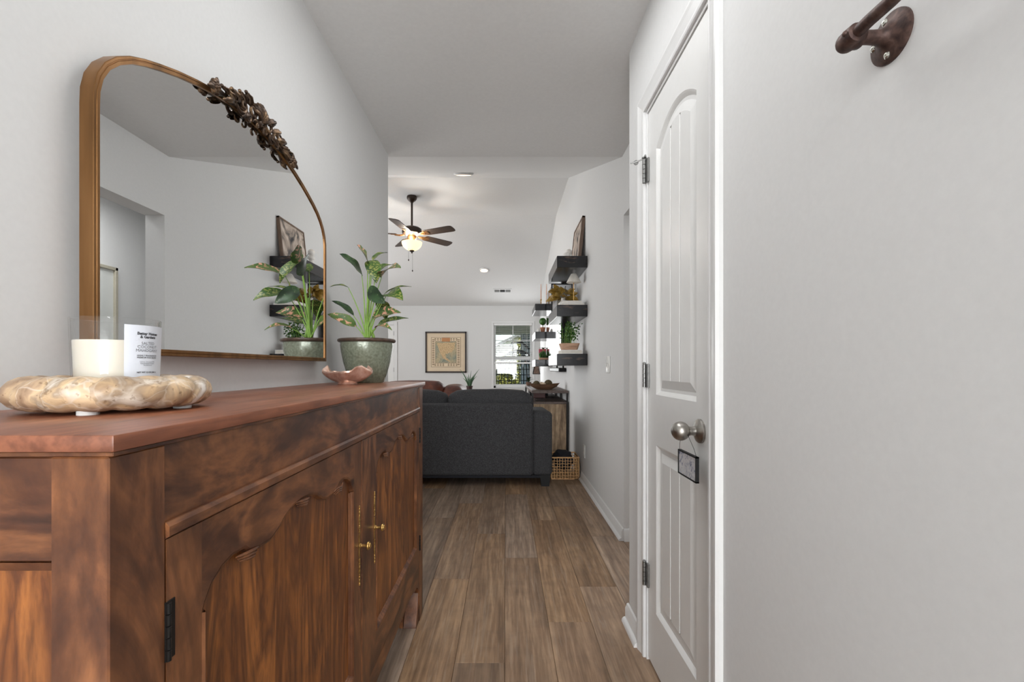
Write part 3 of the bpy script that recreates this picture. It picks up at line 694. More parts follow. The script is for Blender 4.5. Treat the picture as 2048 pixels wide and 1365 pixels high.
# ------------------------------------------------------------------ stone tray + candle
TC = Vector((-.584, .683, ZT)); tr = M()
nseg = 132; pr = 16; vs = []; fs = []
for i in range(nseg):
    a = 2*PI*i/nseg; lob = abs(math.sin(a*8))**.5
    for k in range(pr):
        b = 2*PI*k/pr; R = .090; rr = .0255+.0045*lob
        vs.append(TC+Vector(((R+rr*math.cos(b)*1.02+.0)*math.cos(a+.35*math.sin(b)*.35), (R+rr*math.cos(b)*1.02)*math.sin(a+.35*math.sin(b)*.35), .0275+math.sin(b)*(.0205+.0035*lob))))
for i in range(nseg):
    for k in range(pr): fs.append((i*pr+k, ((i+1) % nseg)*pr+k, ((i+1) % nseg)*pr+(k+1) % pr, i*pr+(k+1) % pr))
tr.add(vs, fs)
to = thing('stone_tray', TC, 'round lobed beige travertine tray on the near end of the sideboard', 'tray')
obj('lobed_rim', tr, STONE, to, ang=60)
obj('tray_base', M().lathe([(.084, .006), (.090, .008), (.090, .016), (.088, .017), (.001, .017)], TC, 48), STONE, to)
for k in range(4):
    a = math.radians(20+90*k); c = TC+Vector((.083*math.cos(a), .083*math.sin(a), 0))
    obj('felt_pad', M().lathe([(.012, 0), (.012, .0058)], c, 20), FELT, to)
CC = TC+Vector((0, 0, .0172)); ca = thing('jar_candle', CC, 'cream candle in a clear glass jar with a white paper label, on the stone tray', 'candle')
gh = .1175
jarm = pane_mat(); jarm.name = 'jar_glass'; [n for n in jarm.node_tree.nodes if n.type == 'BSDF_TRANSPARENT'][0].inputs[0].default_value = (.975, .98, .98, 1)
obj('glass_jar', M().lathe([(.001, 0), (.046, 0), (.0485, .002), (.0500, .010), (.0535, gh-.001), (.0530, gh), (.0522, gh), (.0515, gh-.001), (.0478, .012), (.0465, .0085), (.001, .0085)], CC, 64), jarm, ca)
obj('wax', M().lathe([(.001, .0088), (.0455, .0092), (.0470, .013), (.0497, .084), (.0493, .0850), (.047, .0845), (.001, .084)], CC, 64), WAX, ca)
lr0, lr1 = .0512, .0540
lb = M(); vs = []; nn = 20; AW = math.radians(41)
zA, zB = .024, .1075
def jr(z): return .0500+(.0535-.0500)*(z-.010)/(gh-.011)+.0004
for r_off in (0, .0003):
    vs = []
    for j in range(2):
        z = zA if j == 0 else zB
        for i in range(nn+1):
            a = -AW+2*AW*i/nn; r = jr(z)+r_off; vs.append(CC+Vector((r*math.cos(a), r*math.sin(a), z)))
    lb.add(vs, [(i, i+1, nn+2+i, nn+1+i) for i in range(nn)])
label = obj('paper_label', lb, flat('label_paper', (214, 218, 226), .6, 0, 40, .01, .02), ca)
def text_on_label(txt, size, z, mat, bold=0, spacing=1.0):
    cu = bpy.data.curves.new('text', 'FONT'); cu.body = txt; cu.size = size; cu.align_x = 'CENTER'; cu.offset = bold; cu.space_character = spacing; cu.resolution_u = 2
    to_ = bpy.data.objects.new('text', cu); COL.objects.link(to_); bpy.context.view_layer.update()
    me = to_.evaluated_get(bpy.context.evaluated_depsgraph_get()).to_mesh()
    m = M(); vs = []
    for v in me.vertices:
        zz = z+v.co.y; r = jr(zz)+.0006; a = v.co.x/r+math.radians(-7.5); vs.append(CC+Vector((r*math.cos(a), r*math.sin(a), zz)))
    m.add(vs, [tuple(p.vertices) for p in me.polygons]); to_.to_mesh_clear(); bpy.data.objects.remove(to_)
    return obj('printed_text', m, mat, label, smooth=False)
for txt, sz, z, mt_, bo in (('Better Homes', .0056, .0937, INK, .00022), ('& Gardens', .0056, .0888, INK, .00022), ('SALTED', .0061, .0792, INKL, 0), ('COCONUT', .0061, .0740, INKL, 0), ('MAHOGANY', .0061, .0688, INKL, 0),
        ('HIGHLY FRAGRANCED', .0031, .0622, INKL, .0001), ('PREMIUM WAX BLEND', .0031, .0592, INKL, .0001), ('Citrus, Coconut Milk', .0028, .0532, INKL, 0), ('Caramelized Amber', .0028, .0508, INKL, 0), ('Sandalwood', .0028, .0484, INKL, 0), ('NET WT 12 OZ (340 g)', .0031, .0375, INK, .0001)):
    text_on_label(txt, sz, z, mt_, bo)

# ------------------------------------------------------------------ potted plant on the sideboard
PC = Vector((-.585, 1.915, ZT)); hp = .183
pp = thing('potted_aglaonema', PC, 'mottled green and pink leafy houseplant in a glazed green pot on the sideboard', 'plant')
obj('pot', M().lathe([(.001, 0), (.066, 0), (.070, .004), (.082, .040), (.095, .085), (.104, .130), (.1075, .155), (.1065, .168), (.106, .172), (.100, .172), (.096, .160), (.001, .160)], PC, 64), GLAZE, pp)
obj('pot_rim', M().lathe([(.100, .168), (.108, .167), (.1155, .170), (.1185, .175), (.1175, .180), (.112, .183), (.104, .182), (.099, .176), (.098, .168)], PC, 64), GLAZER, pp)
obj('soil', M().lathe([(.001, .166), (.06, .167), (.0975, .163), (.0975, .160), (.001, .160)], PC, 40), SOIL, pp)
root = PC+Vector((0.0, 0, .165))
LV = [  # base px, tip px, base depth, tip depth, width, normal, material, bend, prof
 ((725, 552), (679, 508), 1.848, 1.76, .060, (.957, .29, .1), LEAFD, .06),
 ((736, 527), (714, 490), 1.86, 1.794, .058, (.93, .30, .15), LEAFP, .05),
 ((745, 521), (776, 506), 1.89, 1.93, .034, (-.3, -.6, .9), LEAFG, .12),
 ((742, 521), (753, 567), 1.88, 1.80, .050, (.3, -1, .35), LEAFG, .10),
 ((762, 555), (802, 536), 1.86, 1.745, .060, (.1, -.75, .75), LEAFP, .10),
 ((768, 589), (823, 574), 1.93, 1.923, .030, (-.2, -.35, 1), LEAFG, .10),
 ((771, 593), (806, 601), 1.90, 1.80, .062, (-.1, -.7, .8), LEAFG, .16),
 ((737, 577), (771, 607), 1.86, 1.82, .048, (-.2, -1, -.2), LEAFD, .05),
 ((698, 576), (659, 575), 1.91, 1.885, .028, (-.1, -.35, 1), LEAFG, .12),
 ((708, 632), (663, 602), 1.90, 1.865, .030, (.3, -.6, .8), LEAFD, .10),
 ((713, 653), (655, 629), 1.89, 1.850, .042, (.2, -.8, .6), LEAFP, .08),
 ((744, 636), (802, 626), 1.913, 1.910, .054, (-.05, -.75, .75), LEAFP, .12),
 ((757, 648), (817, 637), 1.95, 1.99, .032, (0, -.6, .9), LEAFG, .06),
 ((751, 657), (784, 661), 1.86, 1.80, .026, (0, -.6, .9), LEAFP, .18),
 ((737, 640), (712, 560), 1.87, 1.83, .001, (0, -.6, .9), LEAFG, .0),
 ((700, 566), (655, 545), 1.80, 1.70, .050, (.6, -.3, .9), LEAFG, .10),
 ((758, 600), (772, 640), 2.00, 2.08, .050, (0, .3, .9), LEAFG, .10),
 ((752, 545), (790, 530), 1.96, 2.03, .045, (0, -.3, .9), LEAFG, .10),
]
for i, (b, t, yb, yt, wd, nr, mat, bd) in enumerate(LV):
    if wd < .01 or i == 15: continue
    B = at(b[0], b[1], yb); T = at(t[0], t[1], yt)
    lf = obj('leaf', M().leaf(B, T, nr, wd*1.25, bd, .22, 12, .03, .75), mat, pp, ang=80)
    pts = []
    r0 = root+Vector((random.uniform(-.012, .012), random.uniform(-.012, .012), -.004)); k1 = Vector((root.x*.7+B.x*.3, root.y*.7+B.y*.3, root.z+(B.z-root.z)*.55))
    for j in range(9):
        u = j/8; pts.append(r0*(1-u)**2+k1*2*u*(1-u)+(B+(T-B)*.03)*u*u)
    s = obj('stalk', M().tube(pts, [.0040-.0026*j/8 for j in range(9)], 8), LEAFS, pp)
obj('main_stem', M().tube([root+Vector((-.004, 0, -.01)), root+Vector((.002, .0, .04)), root+Vector((0, .0, .085)), root+Vector((.004, -.004, .13)), root+Vector((.006, -.01, .19))], [.010, .0095, .008, .006, .003], 12), LEAFS, pp)
obj('main_stem', M().tube([root+Vector((.022, .01, -.01)), root+Vector((.024, .01, .03)), root+Vector((.012, .0, .075))], [.008, .007, .004], 10), LEAFS, pp)

# ------------------------------------------------------------------ rose-gold shell dish
DC = Vector((-.588, 1.690, ZT)); sd = M(); nr_, na = 10, 48; rows = []
def dish(t, a, off):
    sc = 1+.10*math.cos(5*a+.6)*t; rx = .086*t**.8*sc; ry = .058*t**.8*sc
    pk = max(0, math.cos(2.5*(a-.5)))**1.5
    z = .009+.034*t**1.8+(.006+.022*pk)*t**5+.0015*math.sin(17*a)*t**3
    return DC+Vector((rx*math.cos(a), ry*math.sin(a), z+off))
for off in (0, -.006):
    vs = [dish(.02, 0, off)]
    for i in range(1, nr_+1):
        for k in range(na): vs.append(dish(i/nr_, 2*PI*k/na, off))
    fs = [(0, 1+k, 1+(k+1) % na) for k in range(na)]
    for i in range(nr_-1):
        for k in range(na): fs.append((1+i*na+k, 1+(i+1)*na+k, 1+(i+1)*na+(k+1) % na, 1+i*na+(k+1) % na))
    sd.add(vs, fs)
sd.strip([dish(1, 2*PI*k/na, 0) for k in range(na)], [dish(1, 2*PI*k/na, -.006) for k in range(na)], True)
do = thing('shell_dish', DC, 'small rose gold dish shaped like a wavy shell in front of the potted plant', 'dish')
obj('bowl', sd, ROSEG, do, ang=60)
obj('foot', M().lathe([(.034, 0), (.036, .003), (.026, .012), (.001, .012)], DC, 28), ROSEG, do)

# ------------------------------------------------------------------ sofa seen from behind
def puff(amt, c):
    def fn(bm):
        for v in bm.verts:
            d = noise.noise(v.co*7)*amt; n = (v.co-Vector(c)).normalized(); v.co += n*d
    return fn
def cushion(lo, hi, r=.05, crown=.03, axis='z'):
    bm = bmesh.new(); bmesh.ops.create_cube(bm, size=1); bmesh.ops.subdivide_edges(bm, edges=bm.edges[:], cuts=10, use_grid_fill=True)
    sz = [hi[i]-lo[i] for i in range(3)]; c = [(hi[i]+lo[i])/2 for i in range(3)]
    for v in bm.verts:
        p = Vector([v.co[i]*sz[i] for i in range(3)])
        q = Vector([max(-(sz[i]/2-r), min(sz[i]/2-r, p[i])) for i in range(3)]); d = p-q
        if d.length > 1e-6:
            p = q+d.normalized()*r if max(abs(d[i]) for i in range(3)) > r*.98 or d.length > r else p
        u = [1-(2*v.co[i])**2 for i in range(3)]
        for i in range(3):
            oth = 1
            for k in range(3):
                if k != i: oth *= max(0, u[k])
            p[i] += crown*oth*(1 if v.co[i] > 0 else -1)*abs(2*v.co[i])
        p += p.normalized()*noise.noise((p+Vector(c))*5)*.008
        v.co = p+Vector(c)
    return M().frombm(bm)
SYB = 4.16; sx1 = .425; sxl = -1.72
sf = thing('sofa', (-.65, SYB+.45, 0), 'charcoal grey fabric sofa seen from behind', 'sofa')
obj('back', M().box((-1.54, SYB, .098), (.248, SYB+.20, .760), .028, 3), FAB, sf)
def armfn(bm):
    for v in bm.verts:
        if v.co.z > .5: v.co.z += .05*math.cos((v.co.y-SYB-.1)*1.2)*.6-.10*max(0, (v.co.y-SYB-.3))*.3
obj('arm', M().box((.245, SYB+.004, .098), (sx1, SYB+.92, .655), .035, 3, fn=armfn), FAB, sf)
obj('arm', M().box((sxl, SYB+.004, .098), (-1.538, SYB+.92, .655), .035, 3, fn=armfn), FAB, sf)
obj('underside_light_block', M().box((-1.70, SYB+.02, .075), (sx1-.02, SYB+.90, .10), .004), BLKF, sf)  # dark sheet added to block light under the sofa
obj('front_light_block', M().box((-1.54, SYB+.86, .02), (.245, SYB+.90, .10), .004), FAB, sf)  # strip added to stop light passing through below the seat
obj('seam', M().tube([(.2455, SYB+.001, .1), (.2455, SYB-.001, .40), (.2455, SYB+.001, .67)], .002, 6), FAB, sf)
obj('seat_base', M().box((-1.537, SYB+.16, .098), (.244, SYB+.90, .30), .02, 2), FAB, sf)
for (a, b) in ((-.545, .235), (-1.335-.19, -.565)):
    obj('back_cushion', cushion((a, SYB+.10, .44), (b, SYB+.34, .865), .07, .022), FAB, sf, ang=80)
    obj('seat_cushion', cushion((a, SYB+.22, .29), (b, SYB+.93, .46), .05, .02), FAB, sf, ang=80)
for (x, y) in ((.36, SYB+.05), (-1.65, SYB+.05), (.36, SYB+.85), (-1.65, SYB+.85)):
    obj('leg', M().prism([(x-.048, .105), (x+.048, .105), (x+.036, 0), (x-.036, 0)], y-.035, y+.035, 'y'), BLK, sf, smooth=False)

# ------------------------------------------------------------------ brown leather recliner beyond
lc = thing('leather_armchair', (-1.25, 7.5, 0), 'brown leather armchair beyond the grey sofa', 'armchair')
obj('back', cushion((-1.95, 7.2, .35), (-1.005, 7.55, .868), .12, .02), LEATH, lc, ang=80)
obj('arm', cushion((-1.06, 7.25, .1), (-.68, 8.1, .785), .12, .03), LEATH, lc, ang=80)
obj('arm', cushion((-2.25, 7.25, .1), (-1.93, 8.1, .70), .12, .03), LEATH, lc, ang=80)
obj('seat', cushion((-1.95, 7.4, .02), (-1.05, 8.15, .46), .08, .03), LEATH, lc, ang=80)

# side table + spiky plant
stt = thing('side_table', (-.69, 8.6, 0), 'small dark round side table behind the grey sofa', 'table')
obj('table_top', M().lathe([(.001, .615), (.20, .615), (.205, .62), (.205, .635), (.20, .64), (.001, .64)], (-.69, 8.6, 0), 32), WALN, stt)
for k in range(3):
    a = k*2*PI/3+.3; obj('leg', M().tube([(-.69+.12*math.cos(a), 8.6+.12*math.sin(a), .616), (-.69+.19*math.cos(a), 8.6+.19*math.sin(a), 0.0)], .012, 8), BLACKM, stt)
al = thing('spiky_aloe', (-.69, 8.6, .64), 'spiky green aloe in a small dark pot below the framed map', 'plant')
AC = Vector((-.69, 8.6, .64))
obj('pot', M().lathe([(.001, 0), (.045, 0), (.058, .09), (.064, .092), (.064, .108), (.056, .108), (.054, .095), (.001, .095)], AC, 24), flat('aloe_pot', (74, 52, 48), .5), al)
for (tx, tz, ty, wd) in ((-.185, .33, 0, .03), (.185, .33, .03, .03), (-.12, .16, -.05, .028), (.03, .30, .05, .02), (.10, .24, -.04, .03), (-.02, .24, -.02, .03), (-.06, .20, .06, .03), (.05, .18, -.05, .028), (.14, .20, .02, .026)):
    b = AC+Vector((tx*.1, ty*.1, .095)); t = AC+Vector((tx, ty, .095+tz)); mid = b.lerp(t, .5)+Vector((-tx*.25, 0, .02))
    n = 6; pts = [b*(1-u)**2+mid*2*u*(1-u)+t*u*u for u in [i/n for i in range(n+1)]]
    obj('leaf', M().tube(pts, [wd*.5*(1-(i/n)**1.5)+.001 for i in range(n+1)], 6, True, .4), flat('aloe_leaf', (72, 104, 74), .5) if 'aloe_leaf' not in bpy.data.materials else bpy.data.materials['aloe_leaf'], al)

# ------------------------------------------------------------------ framed map on the far wall
mpf = thing('framed_map', (-1.32, YF, H-.11), 'dark framed antique map print hanging on the far wall', 'picture')
x0, x1, z0, z1 = at(851, 0, YF).x, at(933, 0, YF).x, at(0, 746, YF).z, at(0, 664, YF).z
bw = .032; fm = M()
for (a, b, c, d) in ((x0, x1, z0, z0+bw), (x0, x1, z1-bw, z1), (x0, x0+bw, z0, z1), (x1-bw, x1, z0, z1)): fm.box((a, YF-.035, c), (b, YF-.001, d), .003)
obj('frame', fm, flat('dark_brown_frame', (52, 42, 38), .4), mpf, smooth=False)
obj('mat_board', M().box((x0+bw, YF-.014, z0+bw), (x1-bw, YF-.010, z1-bw)), flat('parchment_mat', (222, 202, 174), .7, 0, 8, .03, 0), mpf)
def mapmat():
    m, t, b = newmat('antique_map_print'); mp = coords(t)
    n = N(t, 'TexNoise'); n.inputs['Scale'].default_value = 5; n.inputs['Detail'].default_value = 6; t.links.new(mp.outputs[0], n.inputs['Vector'])
    r = ramp(t, [(.36, lin((136, 142, 128))), (.46, lin((160, 160, 140))), (.54, lin((176, 166, 138))), (.66, lin((200, 182, 146)))]); t.links.new(n.outputs['Fac'], r.inputs[0])
    n2 = N(t, 'TexNoise'); n2.inputs['Scale'].default_value = 60; n2.inputs['Detail'].default_value = 3; t.links.new(mp.outputs[0], n2.inputs['Vector'])
    r2 = ramp(t, [(.36, (.35, .32, .26, 1)), (.48, (1, 1, 1, 1))]); t.links.new(n2.outputs['Fac'], r2.inputs[0])
    mx = N(t, 'MixRGB', blend_type='MULTIPLY'); mx.inputs[0].default_value = .7; t.links.new(r.outputs[0], mx.inputs[1]); t.links.new(r2.outputs[0], mx.inputs[2])
    t.links.new(mx.outputs[0], b.inputs['Base Color']); b.inputs['Roughness'].default_value = .7; return m
cx, cz = (x0+x1)/2, (z0+z1)/2
KS = Matrix.Translation((cx, 0, cz)) @ Matrix.Diagonal((1.29, 1, 1.26, 1)) @ Matrix.Translation((-cx, 0, -cz))
obj('print_sheet', M().box((cx-.25, YF-.0155, cz-.255), (cx+.25, YF-.013, cz+.255)).xf(KS), flat('parchment_print', (228, 208, 178), .7, 0, 12, .02, 0), mpf)
obj('map_print', M().box((cx-.18, YF-.0165, cz-.19), (cx+.18, YF-.0150, cz+.19)).xf(KS), mapmat(), mpf)
ln = M()
for (w_, h_) in ((.252, .257), (.18, .19)):
    for (a, b, c, d) in ((-w_, w_, -h_, -h_+.004), (-w_, w_, h_-.004, h_), (-w_, -w_+.004, -h_, h_), (w_-.004, w_, -h_, h_)): ln.box((cx+a, YF-.0172, cz+c), (cx+b, YF-.0160, cz+d))
obj('printed_border', ln.xf(KS), flat('sepia_ink', (96, 76, 58), .8), mpf, smooth=False)
vg = M()
for i in range(15):
    z = cz-.215+i*.0307
    for sx in (-1, 1): vg.box((cx+sx*.214-.020, YF-.0172, z-.007), (cx+sx*.214+.020, YF-.016, z+.006))
for i in range(-4, 5):
    if i in (0,): continue
    for z in (cz-.232, cz-.208, cz+.212, cz+.236):
        if abs(i) == 1 and z > cz: continue
        vg.box((cx+i*.045-.013, YF-.0172, z-.006), (cx+i*.045+.013, YF-.016, z+.006))
o = obj('printed_vignettes', vg.xf(KS), flat('sepia_ink_vignettes', (120, 96, 72), .8), mpf, smooth=False); o['kind'] = 'stuff'
obj('title_cartouche', M().box((cx-.07, YF-.0176, cz+.185), (cx+.07, YF-.0160, cz+.250), .004).xf(KS), flat('cartouche', (196, 140, 96), .8), mpf)
# land mass in pale ochre, seas left grey green
lm = M().prism([(cx-.15, cz+.16), (cx+.16, cz+.17), (cx+.14, cz+.06), (cx+.10, cz+.0), (cx+.05, cz-.01), (cx+.02, cz-.03), (cx-.01, cz-.02), (cx+.0, cz-.09), (cx+.05, cz-.13), (cx+.08, cz-.17), (cx+.03, cz-.15), (cx-.05, cz-.11), (cx-.08, cz-.04), (cx-.12, cz+.04)], YF-.0174, YF-.0164, 'y')
obj('printed_land', lm.xf(KS), mottled('land_print', [(140, 116, 84), (208, 178, 136), (232, 206, 164)], 60, .8, 0, 4, 0, 0), mpf, smooth=False)

# ------------------------------------------------------------------ far door at the left
dxr = at(795, 0, YF).x
struct('trim_3', M().box((dxr-.075, YF-.02, 0), (dxr, YF, 2.10), .004).box((-3.42, YF-.02, 2.03), (dxr-.075, YF, 2.10), .004).box((-3.42, YF-.02, 0), (-3.345, YF, 2.03), .004), TRIM)
d2 = struct('door_2', M().box((-3.34, YF-.010, .01), (dxr-.078, YF-.001, 2.025), .001), DOORP)
for (a, b) in ((.25, .85), (1.05, 1.85)):
    obj('door_panel', M().box((-3.2, YF-.014, a), (-2.85, YF-.009, b), .004).box((-2.80, YF-.014, a), (dxr-.20, YF-.009, b), .004), DOORP, d2)
for z in (.28, 1.0, 1.8):
    obj('hinge', M().box((dxr-.082, YF-.024, z), (dxr-.070, YF-.012, z+.09), .001), NICKELD, d2)

# ------------------------------------------------------------------ far window, blind, outdoors
wx0, wx1 = -.27, .575; wz0, wz1 = .645, 2.07; mz = at(0, 716, YF).z
wn = struct('window_1', None, None, ((wx0+wx1)/2, YF+.05, wz0))
fm = M()
for (a, b, c, d) in ((wx0, wx1, wz0, wz0+.05), (wx0, wx1, wz1-.04, wz1), (wx0, wx0+.045, wz0, wz1), (wx1-.045, wx1, wz0, wz1)): fm.box((a, YF+.03, c), (b, YF+.09, d), .003)
obj('window_frame', fm, TRIM, wn, smooth=False)
obj('upper_sash', M().box((wx0+.045, YF+.05, mz-.02), (wx1-.045, YF+.075, mz+.025)).box(((wx0+wx1)/2-.010, YF+.055, mz+.02), ((wx0+wx1)/2+.010, YF+.07, wz1-.04)).box((wx0+.045, YF+.055, (mz+wz1)/2-.008), (wx1-.045, YF+.070, (mz+wz1)/2+.008)), TRIM, wn, smooth=False)
obj('lower_sash', M().box((wx0+.045, YF+.03, mz-.045), (wx1-.045, YF+.05, mz-.002)).box((wx0+.045, YF+.03, wz0+.05), (wx1-.045, YF+.05, wz0+.08)), TRIM, wn, smooth=False)
obj('glass_pane', M().box((wx0+.045, YF+.060, mz), (wx1-.045, YF+.064, wz1-.04)), PANE, wn)
obj('glass_pane', M().box((wx0+.045, YF+.038, wz0+.05), (wx1-.045, YF+.042, mz-.01)), PANE, wn)
obj('window_sill', M().box((wx0-.06, YF-.055, wz0-.022), (wx1+.06, YF+.04, wz0), .005, 2), TRIM, wn)
struct('trim_4', M().box((wx0-.05, YF-.018, wz1), (wx1+.05, YF, wz1+.045), .003).box((wx0-.05, YF-.018, wz0), (wx0, YF, wz1), .003).box((wx1, YF-.018, wz0), (wx1+.05, YF, wz1), .003).box((wx0-.05, YF-.016, wz0-.08), (wx1+.05, YF, wz0-.024), .003), TRIM)
bl = thing('window_blind', ((wx0+wx1)/2, YF-.005, 1.20), 'white slatted blind half lowered over the far window', 'blind')
obj('head_rail', M().box((wx0+.005, YF-.04, wz1-.055), (wx1-.005, YF+.01, wz1-.003), .004), TRIM, bl)
zb_ = at(0, 727, YF).z
z = wz1-.085; i = 0
while z > zb_+.03:
    a = .10; o = obj('slat', M().prism([(YF-.032, z-.001), (YF+.013, z+.004), (YF+.013, z+.0065), (YF-.032, z+.0015)], wx0+.008, wx1-.008, 'x'), TRIM, bl, smooth=False); z -= .046
obj('bottom_rail', M().box((wx0+.008, YF-.034, zb_-.012), (wx1-.008, YF+.014, zb_+.022), .004), TRIM, bl)
cdm = M()
for x in (wx0+.12, (wx0+wx1)/2, wx1-.12): cdm.tube([(x, YF-.034, zb_), (x, YF-.034, wz1-.05)], .0015, 6)
obj('ladder_cord', cdm, TRIM, bl)

# outdoors
GRASS = mottled('lawn_grass', [(92, 104, 44), (150, 156, 84)], 20, .95, 0, 5, 0, .5, .02)
struct('ground', M().box((-14, YF+3.4, -.12), (14, 60, -.05)), GRASS)
struct('patio_slab', M().box((-4, YF+.125, -.1), (3.5, YF+3.4, -.02)), flat('patio_concrete', (196, 190, 180), .9))
struct('patio_roof', M().box((-4, YF+.125, 2.32), (3.5, YF+3.5, 2.42)).box((-4, YF+3.3, 2.06), (3.5, YF+3.45, 2.32)), flat('patio_roof_paint', (206, 204, 186), .8))
ps = obj('patio_post', M().box((1.35, YF+3.30, -.02), (1.50, YF+3.45, 2.06), .006), TRIM, None, loc=(1.42, YF+3.37, -.02)); tag(ps, 'white square patio post outside the far window', 'post')
cu = M()
n = 60; vs = []
for j in (0, 1):
    for i in range(n+1):
        t = i/n; vs.append((.42+t*.44, YF+3.1+.05*math.sin(t*38), (2.06, -.02)[j]))
cu.add(vs, [(i, i+1, n+2+i, n+1+i) for i in range(n)])
oc = obj('patio_curtain', cu, flat('outdoor_curtain', (214, 218, 220), .9), None, loc=(.8, YF+3.1, .05), ang=80); tag(oc, 'pale grey gathered outdoor curtain at the patio edge', 'curtain')
# hanging egg chair
ec = thing('egg_chair', (.12, YF+1.5, -.02), 'woven hanging egg chair with a dark cushion on the patio', 'chair')
E = Vector((.30, YF+1.5, .45)); wires = M()
def ep(a, th): return E+Vector((.57*math.sin(th)*math.cos(a), .44*math.sin(th)*math.sin(a), .78*math.cos(th)+.30))
for k in range(16):
    a = PI*.05+k*PI*.9/15; 
    wires.tube([ep(a, PI*i/16) for i in range(17)], .011, 5)
for i in range(2, 15):
    wires.tube([ep(PI*.02+PI*.96*k/16, PI*i/16) for k in range(17)], .011, 5)
ws = obj('woven_shell', wires, flat('dark_wicker', (48, 48, 50), .6), ec); ws['kind'] = 'stuff'
obj('shell_hoop', M().tube([ep(0 if i <= 16 else PI, PI*(i if i <= 16 else 32-i)/16) for i in range(33)], .016, 8), BLK, ec)
obj('cushion', cushion((E.x-.36, E.y-.30, .30), (E.x+.36, E.y+.25, .66), .12, .03), flat('dark_green_cushion', (52, 62, 58), .9), ec, ang=80)
obj('stand', M().tube([(E.x-.1, E.y+.55, 0), (E.x+.42, E.y+.55, .2), (E.x+.62, E.y+.5, .8), (E.x+.45, E.y+.4, 1.45), (E.x+.1, E.y+.1, 1.74), (E.x-.14, E.y, 1.72), (E.x-.2, E.y, 1.64)], .025, 10).tube([(E.x-.2, E.y, 1.64), (E.x, E.y, 1.52)], .008, 6), BLK, ec)
obj('stand_base', M().tube([(E.x+.5*math.cos(a), E.y+.1+.5*math.sin(a), .012) for a in [2*PI*i/24 for i in range(25)]], .02, 8), BLK, ec)
nh = thing('neighbour_house', (-1.2, 26, 0), 'pale neighbouring house with a grey gabled roof beyond the lawn', 'house')
SID = flat('pale_siding', (206, 208, 204), .8)
obj('walls', M().prism([(-4.2, -.1), (3.4, -.1), (3.4, 1.42), (.66, 2.80), (-4.2, .5)], 25, 30, 'y'), SID, nh, smooth=False)
obj('roof', M().prism([(-4.6, .30), (.66, 2.80), (3.8, 1.25), (3.8, 1.38), (.66, 2.95), (-4.6, .45)], 24.6, 30.4, 'y'), flat('grey_shingle_roof', (118, 120, 120), .9), nh, smooth=False)
def tree(x, y, z0, zc, r, mat, lab):
    t_ = thing('tree', (x, y, -.05), lab, 'tree')
    tm = M().tube([(x, y, z0), (x+.05, y, zc*.5), (x, y, zc)], [.12, .09, .05], 8)
    obj('trunk', tm, flat('bark', (84, 70, 58), .9) if 'bark' not in bpy.data.materials else bpy.data.materials['bark'], t_)
    fm = M()
    for k in range(900):
        d = Vector((random.gauss(0, 1), random.gauss(0, 1), random.gauss(0, 1))).normalized()*r*random.random()**.4
        p = Vector((x, y, zc))+d; fm.leaf(p, p+Vector((random.uniform(-1, 1), random.uniform(-1, 1), random.uniform(-1, .5)))*.22, (random.uniform(-1, 1), random.uniform(-1, 1), 1), .14, .1, .1, 2)
    f = obj('foliage', fm, mat, t_, ang=80); f['kind'] = 'stuff'
TL = leafmat('tree_leaf', (104, 112, 56), (170, 164, 88), (206, 196, 120), .6, 9)
tree(1.3, 17.5, -.05, 1.75, 1.0, TL, 'yellow green leafy tree behind the patio, nearer the curtain')
tree(.1, 19.5, -.05, .7, 1.0, TL, 'low yellow green bushy tree in front of the neighbouring house')

# ------------------------------------------------------------------ ceiling fan
FX, FY = -1.235, 5.97; fan_ = thing('ceiling_fan', (FX, FY, RID), 'dark bronze five-blade ceiling fan with a lit frosted glass bowl', 'fan')
obj('canopy', M().lathe([(.062, 0), (.066, -.012), (.064, -.035), (.045, -.060), (.022, -.075), (.018, -.085)], (FX, FY, RID), 28), FANB, fan_)
obj('down_rod', M().lathe([(.0135, 0), (.0135, -.34)], (FX, FY, RID-.07), 16), FANB, fan_)
zm = RID-.42
obj('motor_housing', M().lathe([(.018, .03), (.05, .02), (.10, .008), (.125, -.01), (.130, -.05), (.122, -.075), (.09, -.09), (.06, -.10)], (FX, FY, zm), 36), FANB, fan_)
obj('switch_housing', M().lathe([(.06, -.095), (.058, -.13), (.050, -.15), (.048, -.176)], (FX, FY, zm), 32), BRASS, fan_)
bowlp = []
for i in range(0, 11): bowlp.append((.130*math.cos(PI/2*i/10.6)+.002, -.182-.112*math.sin(PI/2*i/10.6)))
bm_ = M().lathe(bowlp, (FX, FY, zm), 36); bm_.f = [f for f in bm_.f if len(f) < 30]
obj('glass_bowl', bm_, BOWL, fan_)
obj('finial', M().lathe([(.030, -.288), (.034, -.296), (.026, -.306), (.012, -.312), (.008, -.325), (.001, -.332)], (FX, FY, zm), 20), FANB, fan_)
for k in range(5):
    a = math.radians(-26+72*k); mt_ = Matrix.Translation((FX, FY, zm-.085)) @ Matrix.Rotation(a, 4, 'Z') @ Matrix.Rotation(math.radians(-12), 4, 'X')
    bp = [(.20, -.055), (.24, -.062), (.60, -.070), (.635, -.060), (.645, -.03), (.645, .03), (.635, .060), (.60, .070), (.24, .062), (.20, .055), (.19, 0)]
    b = M().prism(bp, -.004, .004, 'z').xf(mt_)
    bo = obj('blade', b, FANW, fan_)
    ir = M().prism([(.11, -.016), (.20, -.040), (.27, -.03), (.27, .03), (.20, .040), (.11, .016)], -.010, -.005, 'z').tube([(.10, 0, -.004), (.16, 0, -.014), (.22, 0, -.009)], .010, 8).xf(mt_)
    obj('blade_iron', ir, BRASS, bo)
